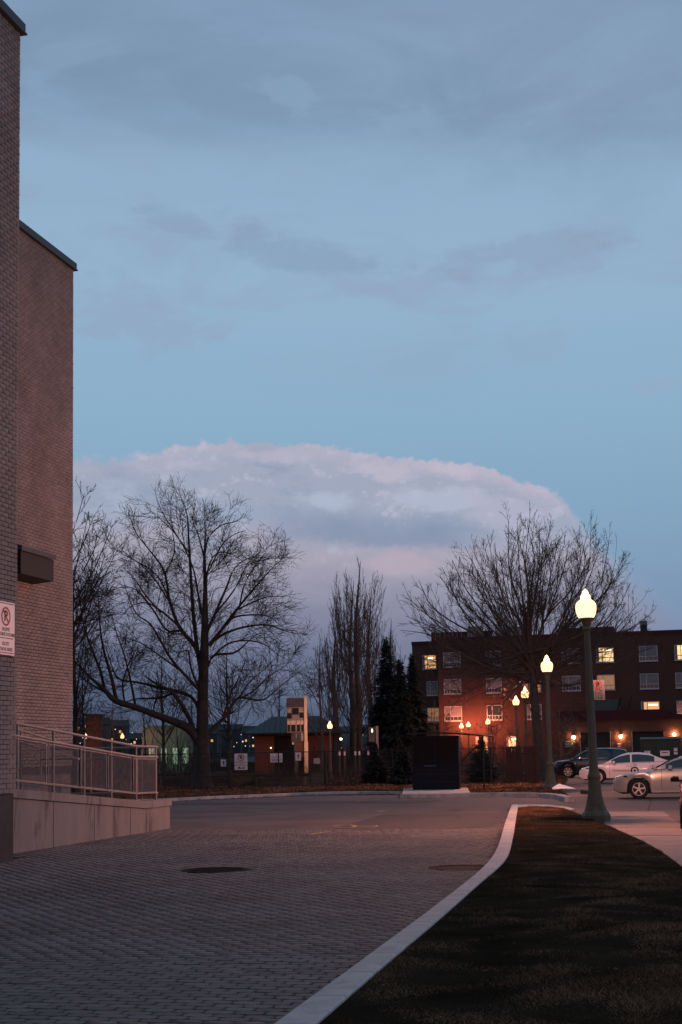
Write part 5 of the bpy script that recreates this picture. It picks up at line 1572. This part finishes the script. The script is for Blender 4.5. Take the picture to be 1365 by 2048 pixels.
# ------------------------------------------------------------------ dumpster
q = UV(104, -3.05)
t = thing('dumpster', 'large dark green dumpster with notices in front of the dock doors', 'dumpster', (q[0] + .5, q[1], 0))
m1 = MB(); m1.add([(-1.3, -.9, .12), (1.3, -.9, .12), (1.3, .9, .12), (-1.3, .9, .12), (-1.38, -1.0, 2.1), (1.38, -1.0, 2.1), (1.38, 1.0, 2.3), (-1.38, 1.0, 2.3)],
                  [(0, 3, 2, 1), (4, 5, 6, 7), (0, 1, 5, 4), (1, 2, 6, 5), (2, 3, 7, 6), (3, 0, 4, 7)]); m1.build('body', M_green, t)
m1 = MB(); m1.box(-1.4, 1.4, -1.05, .0, 2.12, 2.2); m1.V = [(x, y, z + (y + 1.05) * .12) for x, y, z in m1.V]; m1.build('lid', M_green, t)
m1 = MB()
for x in (-1.2, -.4, .4, 1.2): m1.box(x - .04, x + .04, -1.02, -.93, .15, 2.05)
m1.build('ribs', M_green, t)
m1 = MB(); m1.box(-1.5, -1.38, -.5, .5, 1.2, 1.4); m1.box(1.38, 1.5, -.5, .5, 1.2, 1.4); m1.build('fork_pocket', M_green, t)
for (x, z, w, h) in ((-.92, 1.28, .2, .1), (0.27, 1.2, .32, .18), (1.0, 1.45, .12, .1), (1.0, 1.2, .12, .09)):
    m1 = MB(); m1.box(x - w, x + w, -1.045, -1.03, z - h, z + h); o = m1.build('notice', M_signw, t)
    m1 = MB(); m1.box(x - w * .7, x + w * .6, -1.05, -1.046, z + h * .1, z + h * .5); m1.build('print', M_redink, o)

# ------------------------------------------------------------------ cars
def car(label, loc, rotz, P, paint, rims, group='cars parked on the lot'):
    """local: x 0 (nose) .. L (tail), near side is y = -w/2"""
    t = thing('parked_car', label, 'car', loc, rotz, group)
    L = P['L']; W = P['W'] / 2
    xs = np.unique(np.concatenate([np.linspace(0, L, 70), np.array([wx + s * P['R'] * 1.22 for wx in P['wheels'] for s in (-1, 1)])]))
    hood = lambda x: np.interp(x, *zip(*P['belt'])); roof = lambda x: np.interp(x, *zip(*P['roof'])); bot = lambda x: np.interp(x, *zip(*P['bot']))
    plan = lambda x: np.interp(x, [0, .06 * L, .16 * L, .3 * L, .75 * L, .92 * L, L], [.66, .86, .97, 1, 1, .93, .78]) * W
    V = []; n = 12
    for x in xs:
        w = plan(x); zb = hood(x); z0 = bot(x)
        for wx in P['wheels']:
            if abs(x - wx) < P['R'] * 1.2: z0 = max(z0, P['R'] + math.sqrt((P['R'] * 1.2) ** 2 - (x - wx) ** 2))
        z0 = min(z0, zb - .06)
        zm = z0 + (zb - z0) * .5
        half = [(0, z0), (w * .9, z0), (w * .975, z0 + (zb - z0) * .06), (w, zm), (w * .985, z0 + (zb - z0) * .84), (w * .94, zb - .012), (w * .8, zb + .012)]
        ring = [(x, -a, b) for a, b in half] + [(x, 0, zb + .035)] + [(x, a, b) for a, b in half[:0:-1]]
        V += ring; n = len(ring)
    F = [(i * n + k, i * n + (k + 1) % n, (i + 1) * n + (k + 1) % n, (i + 1) * n + k) for i in range(len(xs) - 1) for k in range(n)]
    F += [tuple(range(n)), tuple(range(len(xs) * n - 1, (len(xs) - 1) * n - 1, -1))]
    autosmooth(link('body', mkmesh('body', V, F, paint), t), 40)
    # greenhouse
    x0, x1 = P['roof'][0][0], P['roof'][-1][0]
    gx = np.linspace(x0, x1, 40); V = []

    def gring(x):
        zb = hood(x) + .005; zr = max(roof(x), zb + .004); w = plan(x); k = min(1, (zr - zb) / .45)
        wr = w * (.93 - .2 * k)
        return [(x, -w * .93, zb), (x, -(wr + .02), zr - .045 * k), (x, -wr * .88, zr), (x, 0, zr + .02 * k), (x, wr * .88, zr), (x, wr + .02, zr - .045 * k), (x, w * .93, zb)]
    for x in gx: V += gring(x)
    n = 7; F = [(i * n + k, i * n + k + 1, (i + 1) * n + k + 1, (i + 1) * n + k) for i in range(len(gx) - 1) for k in range(n - 1)]
    autosmooth(link('cabin', mkmesh('cabin', V, F, paint), t), 50)
    # side windows
    for sgn in (-1, 1):
        for (a, b) in P['side']:
            q_ = np.linspace(a, b, 14); V = []
            for x in q_:
                r_ = gring(x); pb, pt = np.array(r_[0]), np.array(r_[1])
                lo = pb + (pt - pb) * .06; hi = pb + (pt - pb) * .93
                if hi[2] - lo[2] < .02: hi = lo + (pt - pb) * .02
                for p in (lo, hi): V.append((p[0], (p[1] - .006) * -sgn if sgn == 1 else p[1] - .006, p[2]))
            if sgn == 1: V = [(v[0], abs(v[1]), v[2]) for v in V]
            F = [(2 * i, 2 * i + 1, 2 * i + 3, 2 * i + 2) for i in range(13)]
            link('side_window', mkmesh('side_window', V, F, M_glass), t)
    for nm, (a, b) in (('windscreen', P['ws']), ('rear_window', P['rw'])):
        q_ = np.linspace(a, b, 10); V = []
        for x in q_:
            r_ = gring(x); V += [(x - (.01 if nm == 'windscreen' else -.01), r_[k][1] * .97, r_[k][2] + .008) for k in (2, 3, 4)]
        F = [(3 * i + k, 3 * i + k + 1, 3 * i + 4 + k, 3 * i + 3 + k) for i in range(9) for k in (0, 1)]
        link(nm, mkmesh(nm, V, F, M_glass), t)
    # underbody
    m1 = MB(); m1.box(.25, L - .2, -W * .8, W * .8, .17, .6); m1.build('underbody', M_rubber, t)
    R = P['R']
    for wx in P['wheels']:
        for sgn in (-1, 1):
            y = sgn * (W - .1)
            w_ = link('wheel', None, t, (wx, y, R))
            m1 = MB(); m1.lathe([(R * .66, -.1), (R * .9, -.105), (R, -.07), (R, .07), (R * .9, .105), (R * .66, .1)], 28, axis='y', caps=False); autosmooth(m1.build('tyre', M_rubber, w_))
            m1 = MB()
            yo = sgn * .09
            m1.lathe([(R * .67, 0), (R * .62, .012)], 28, (0, yo - .006, 0), 'y') if False else None
            V_, F_ = ring_mesh(R * .6, R * .68, 28, 0, 0); m1.add([(v[0], yo, v[2]) for v in V_], F_)
            ns = P.get('spokes', 5)
            for k in range(ns):
                a = 2 * math.pi * k / ns + .2; ca, sa = math.cos(a), math.sin(a)
                for (r_a, r_b, ww) in ((0.05, R * .63, .035),):
                    m1.add([(ca * r_a - sa * ww * .6, yo, sa * r_a + ca * ww * .6), (ca * r_a + sa * ww * .6, yo, sa * r_a - ca * ww * .6),
                            (ca * r_b + sa * ww, yo, sa * r_b - ca * ww), (ca * r_b - sa * ww, yo, sa * r_b + ca * ww)], [(0, 1, 2, 3)])
            m1.add([(.07 * math.cos(k * .785), yo * 1.05, .07 * math.sin(k * .785)) for k in range(8)], [tuple(range(8))])
            m1.build('rim', rims, w_)
            m1 = MB(); m1.lathe([(R * .66, -.03), (R * .66, .03)], 20, (0, sgn * .04, 0), axis='y'); m1.build('brake_disc', M_black, w_)
    # lights, mirror, handles, door seams, sill
    for sgn in (-1, 1):
        m1 = MB(); zz = hood(.12) - .12
        m1.add([(.03, sgn * plan(.03) * .55, zz), (.10, sgn * plan(.1) * 1.0, zz + .02), (.5, sgn * plan(.5) * 1.005, zz + .12), (.42, sgn * plan(.42) * .985, zz + .17), (.08, sgn * plan(.08) * .9, zz + .12), (.03, sgn * plan(.03) * .6, zz + .09)],
               [(0, 1, 2, 3, 4, 5)]); m1.build('headlight', M_glass if P.get('hl') is None else P['hl'], t)
        m1 = MB(); zz = hood(L - .1) - .14
        m1.add([(L - .02, sgn * plan(L - .02) * 1.01, zz), (L - .35, sgn * plan(L - .35) * 1.01, zz + .04), (L - .35, sgn * plan(L - .35) * 1.0, zz + .12), (L - .02, sgn * plan(L - .02), zz + .13)], [(0, 1, 2, 3)]); m1.build('tail_light', M_redink, t)
        m1 = MB(); mx = P['mirror']; zb = hood(mx)
        m1.bbox(mx - .03, mx + .1, sgn * (W + .1) - .09, sgn * (W + .1) + .09, zb + .0, zb + .12, .03); m1.box(mx, mx + .05, min(sgn * (W - .1), sgn * W), max(sgn * (W - .1), sgn * W) + .02, zb, zb + .04); m1.build('wing_mirror', P.get('mm', paint), t)
        for hx_ in P['handles']:
            m1 = MB(); zb = hood(hx_); yy = sgn * (W * .99); m1.box(hx_, hx_ + .2, min(yy, yy + sgn * .035), max(yy, yy + sgn * .035), zb - .14, zb - .11); m1.build('door_handle', P.get('hm', paint), t)
        for sxx in P['seams']:
            m1 = MB(); zb = hood(sxx); z0 = bot(sxx)
            yy = [sgn * (plan(sxx) * k + .0035) for k in (.98, 1.0, .988, .94)]; zz_ = [z0 + .08, z0 + (zb - z0) * .5, z0 + (zb - z0) * .82, zb - .02]
            V_ = [(sxx - .006, y, z) for y, z in zip(yy, zz_)] + [(sxx + .006, y, z) for y, z in zip(yy, zz_)]
            m1.add(V_, [(0, 1, 5, 4), (1, 2, 6, 5), (2, 3, 7, 6)]); m1.build('door_seam', M_black, t)
        m1 = MB(); a, b = P['wheels'][0] + R * 1.25, P['wheels'][1] - R * 1.25; y_ = sgn * W * 1.0
        m1.box(a, b, min(y_, y_ - sgn * .06), max(y_, y_ - sgn * .06) + .008, bot(2) - .0, bot(2) + .05); m1.build('sill_trim', P.get('sm', M_black), t)
    m1 = MB(); z = hood(0) ; m1.add([(-.012, -W * .5, .3), (-.012, W * .5, .3), (-.012, W * .55, z - .22), (-.012, -W * .55, z - .22)], [(0, 1, 2, 3)]); m1.build('grille', M_black, t)
    m1 = MB(); m1.box(-.03, -.014, -.18, .18, .36, .47); m1.build('number_plate', M_signw, t)
    return t


sedan = dict(L=4.6, W=1.78, R=.325, wheels=(.9, 3.6), belt=[(0, .58), (.1, .7), (.5, .8), (1.35, .94), (2.0, .95), (3.4, .98), (4.1, 1.03), (4.5, 1.0), (4.6, .85)],
             roof=[(1.15, .93), (1.9, 1.32), (2.3, 1.425), (2.8, 1.44), (3.3, 1.38), (4.15, 1.05)], bot=[(0, .3), (.2, .2), (4.3, .22), (4.6, .38)],
             side=[(1.55, 2.42), (2.5, 3.55)], ws=(1.25, 2.0), rw=(3.45, 4.05), mirror=1.62, handles=(2.25, 3.3), seams=(1.45, 2.46, 3.45), spokes=10)
nose = sedan.copy()
nose.update(L=4.6, W=1.84, R=.33, wheels=(.84, 3.6), belt=[(0, .6), (.06, .72), (.35, .8), (1.0, .9), (1.6, .98), (2.4, 1.0), (3.6, 1.04), (4.2, 1.08), (4.5, 1.02), (4.6, .85)],
            roof=[(1.35, .97), (2.0, 1.3), (2.5, 1.44), (3.0, 1.455), (3.5, 1.4), (4.35, 1.1)], side=[(1.75, 2.75), (2.83, 3.9)], ws=(1.45, 2.2), rw=(3.6, 4.25), mirror=1.85, handles=(2.55, 3.6), seams=(1.6, 2.8, 3.75), spokes=5, sm=M_silver)
suv = dict(L=4.55, W=1.85, R=.35, wheels=(.9, 3.6), belt=[(0, .62), (.06, .85), (.3, .95), (1.1, 1.03), (2, 1.07), (3.4, 1.12), (4.2, 1.18), (4.5, 1.1), (4.55, .8)],
           roof=[(1.0, 1.03), (1.75, 1.5), (2.2, 1.62), (3.0, 1.65), (3.8, 1.6), (4.15, 1.52), (4.45, 1.15)], bot=[(0, .35), (.2, .24), (4.3, .26), (4.55, .45)],
           side=[(1.5, 2.4), (2.48, 3.35), (3.42, 3.9)], ws=(1.15, 1.85), rw=(4.16, 4.4), mirror=1.6, handles=(2.2, 3.1), seams=(1.4, 2.44, 3.38), spokes=7)

# white car share sedan: nose points left, side on
q = GP(1206, 1567)
c0 = car('white sedan with a round emblem on its door, parked behind the silver car', (q[0] - .93, q[1] + .87, 0), -TH + .02, sedan, M_carw, M_rim)
text('Communauto', .155, mat('tan_lettering', (.32, .2, .12), .6, 0), c0, (2.0, -.905, .62), name='lettering', bold=.003)
for (ra, rb, mm) in ((0.0, .055, M_ink), (.07, .12, M_signw), (.12, .19, M_ink)):
    m1 = MB(); V_, F_ = ring_mesh(max(ra, .001), rb, 24, 0, 0); m1.add([(v[0] + 2.62, -.906 - ra * .01, v[2] + .6) for v in V_], F_); m1.build('emblem', mm, c0)
text('AUTO\nPARTAGE', .055, M_ink, c0, (2.62, -.9, .88), name='lettering')
# silver sedan, nearer
q = GP(1279, 1598)
rot = -TH + .05
c1 = car('silver sedan with its nose toward the street lamp, nearest car on the lot', (q[0] - .84 * math.cos(rot) + .92 * math.sin(rot) * -1, q[1] - .84 * math.sin(rot) + .92 * math.cos(rot), 0), rot, nose, M_silver, M_rim)
# dark SUV
q = GP(1145, 1556)
c2_ = car('dark blue SUV parked behind the nearest lamp post', (q[0] - .9, q[1] + .9, 0), -TH - .02, suv, M_carb, M_rim)
m1 = MB(); m1.box(1.9, 4.1, -.72, -.69, 1.655, 1.685); m1.build('roof_rail', M_galv, c2_)
m1 = MB(); m1.box(1.45, 3.7, -.865, -.855, 1.085, 1.105); m1.build('chrome_strip', M_rim, c2_)
# red car nose entering the frame at the right
redcar = nose.copy(); redcar['mm'] = M_black
car('red car cut off by the right edge of the picture', UV(30.9, -.47 + .95), math.pi / 2 - TH, redcar, M_carr, M_rim)

# ------------------------------------------------------------------ far background
# the pale lit building left of the big trunk
q0 = AT(284, 1452, 122); q1 = AT(372, 1452, 122)
t = thing('pale_building', 'pale greenish flat building glowing behind bare trees left of the big trunk', 'building', (q0[0], q0[1], 0), 0)
m1 = MB(); m1.box(0, q1[0] - q0[0], 0, 6, 0, 4.1); m1.build('wall', mat('pale_green_render', (.09, .12, .09), .8, .3, .8), t)
for x in (.6, 1.6, 2.6, 3.4):
    m1 = MB(); m1.box(x, x + .5, -.03, -.002, .9, 2.2); m1.build('window', mat('cool_lit_window', (.4, .5, .4), .6, .3, 3, emit=(.75, 1, .7), estr=.1), t)
ld = bpy.data.lights.new('floodlight', 'POINT'); ld.energy = 60; ld.color = (.75, 1, .75); ld.shadow_soft_size = .3
lo = bpy.data.objects.new('floodlight', ld); col.objects.link(lo); lo.parent = t; lo.location = (2.9, -1.6, 1.2)
# ivy covered shed by the left lamp
t = thing('brick_shed', 'narrow brown brick shed behind the glowing lamp beside the school', 'building', (*AT(172, 1470, 84)[:2], 0), 0)
m1 = MB(); m1.box(.0, .75, 0, 1.5, 0, 4.0); m1.build('wall', M_redbrick, t)
m1 = MB(); m1.box(-.1, .85, -.1, 1.6, 4.0, 4.12); m1.build('roof', M_hood, t)
# low ridge with houses and lights beyond the park
ridge = []
r = np.random.default_rng(5); xs = np.linspace(-420, 420, 90)
V = []; F = []
for i, x in enumerate(xs):
    h = 9 + 3.5 * math.sin(x * .011 + 1) + 2 * math.sin(x * .035) + r.uniform(-.8, .8)
    V += [(x, 520 + 20 * math.sin(x * .01), -.2), (x, 640, h), (x, 900, h * .9)]
for i in range(89):
    for k in (0, 1): F.append((i * 3 + k, i * 3 + 3 + k, i * 3 + 4 + k, i * 3 + 1 + k))
tag(link('hill', mkmesh('hill', V, F, M_far)), 'low dark ridge of the town beyond the park', kind='structure')
M_house = mat('far_house', (.05, .05, .055), .9, .2, .3)
hk = 0
side_of = ('left', 'right')
for k in range(12):
    px = [180, 215, 262, 400, 418, 436, 455, 478, 500, 520, 545, 575][k]; D_ = 430 + 14 * k
    q = AT(px, 1480, D_); w = r.uniform(7, 12); h = r.uniform(6, 11)
    t = thing('far_house', 'dark house with lit windows far beyond the park, ' + ('by the school corner', 'left of the small far lamp', 'right of the small far lamp', 'just right of the big trunk', 'second right of the big trunk', 'left of the young oak trunk', 'behind the young oak trunk', 'right of the young oak trunk',
              'left of the pavilion', 'over the pavilion roof tip', 'behind the pavilion roof', 'directly behind the sculpture')[k], 'house', (q[0], q[1], 0), 0, 'houses on the far ridge')
    m1 = MB(); m1.box(-w / 2, w / 2, 0, 8, 0, h); m1.build('wall', M_house, t)
    m1 = MB(); m1.add([(-w / 2 - .3, -.4, h), (w / 2 + .3, -.4, h), (w / 2 + .3, 8.4, h), (-w / 2 - .3, 8.4, h), (-w / 2 - .3, 4, h + 2), (w / 2 + .3, 4, h + 2)], [(0, 1, 5, 4), (2, 3, 4, 5), (0, 4, 3), (1, 2, 5)]); m1.build('roof', M_black, t)
    for j in range(4):
        x = -w / 2 + w * (j + .6) / 4.4; z = r.uniform(1.5, h - 1)
        m1 = MB(); m1.box(x, x + .7, -.06, -.01, z, z + .8); m1.build('window', M_litw if r.uniform() < .5 else M_wglass, t)
V = []; F = []
for k in range(170):
    px = r.uniform(140, 620) if r.uniform() < .75 else r.uniform(620, 860); D_ = r.uniform(380, 620); y = r.uniform(1456, 1496); q = AT(px, y, D_); s = r.uniform(.06, .15); n = len(V)
    V += [q + np.array(a) * s for a in ((-1, 0, -1), (1, 0, -1), (1, 0, 1), (-1, 0, 1), (0, 1, 0))]; F += [(n, n + 1, n + 2, n + 3)]
tag(link('city_lights', npmesh('city_lights', V, F, mat('distant_lights', (1, 1, 1), .5, 0, emit=(1, .6, .35), estr=1.6))), 'scattered lights of the town beyond the park', 'lights', kind='stuff')
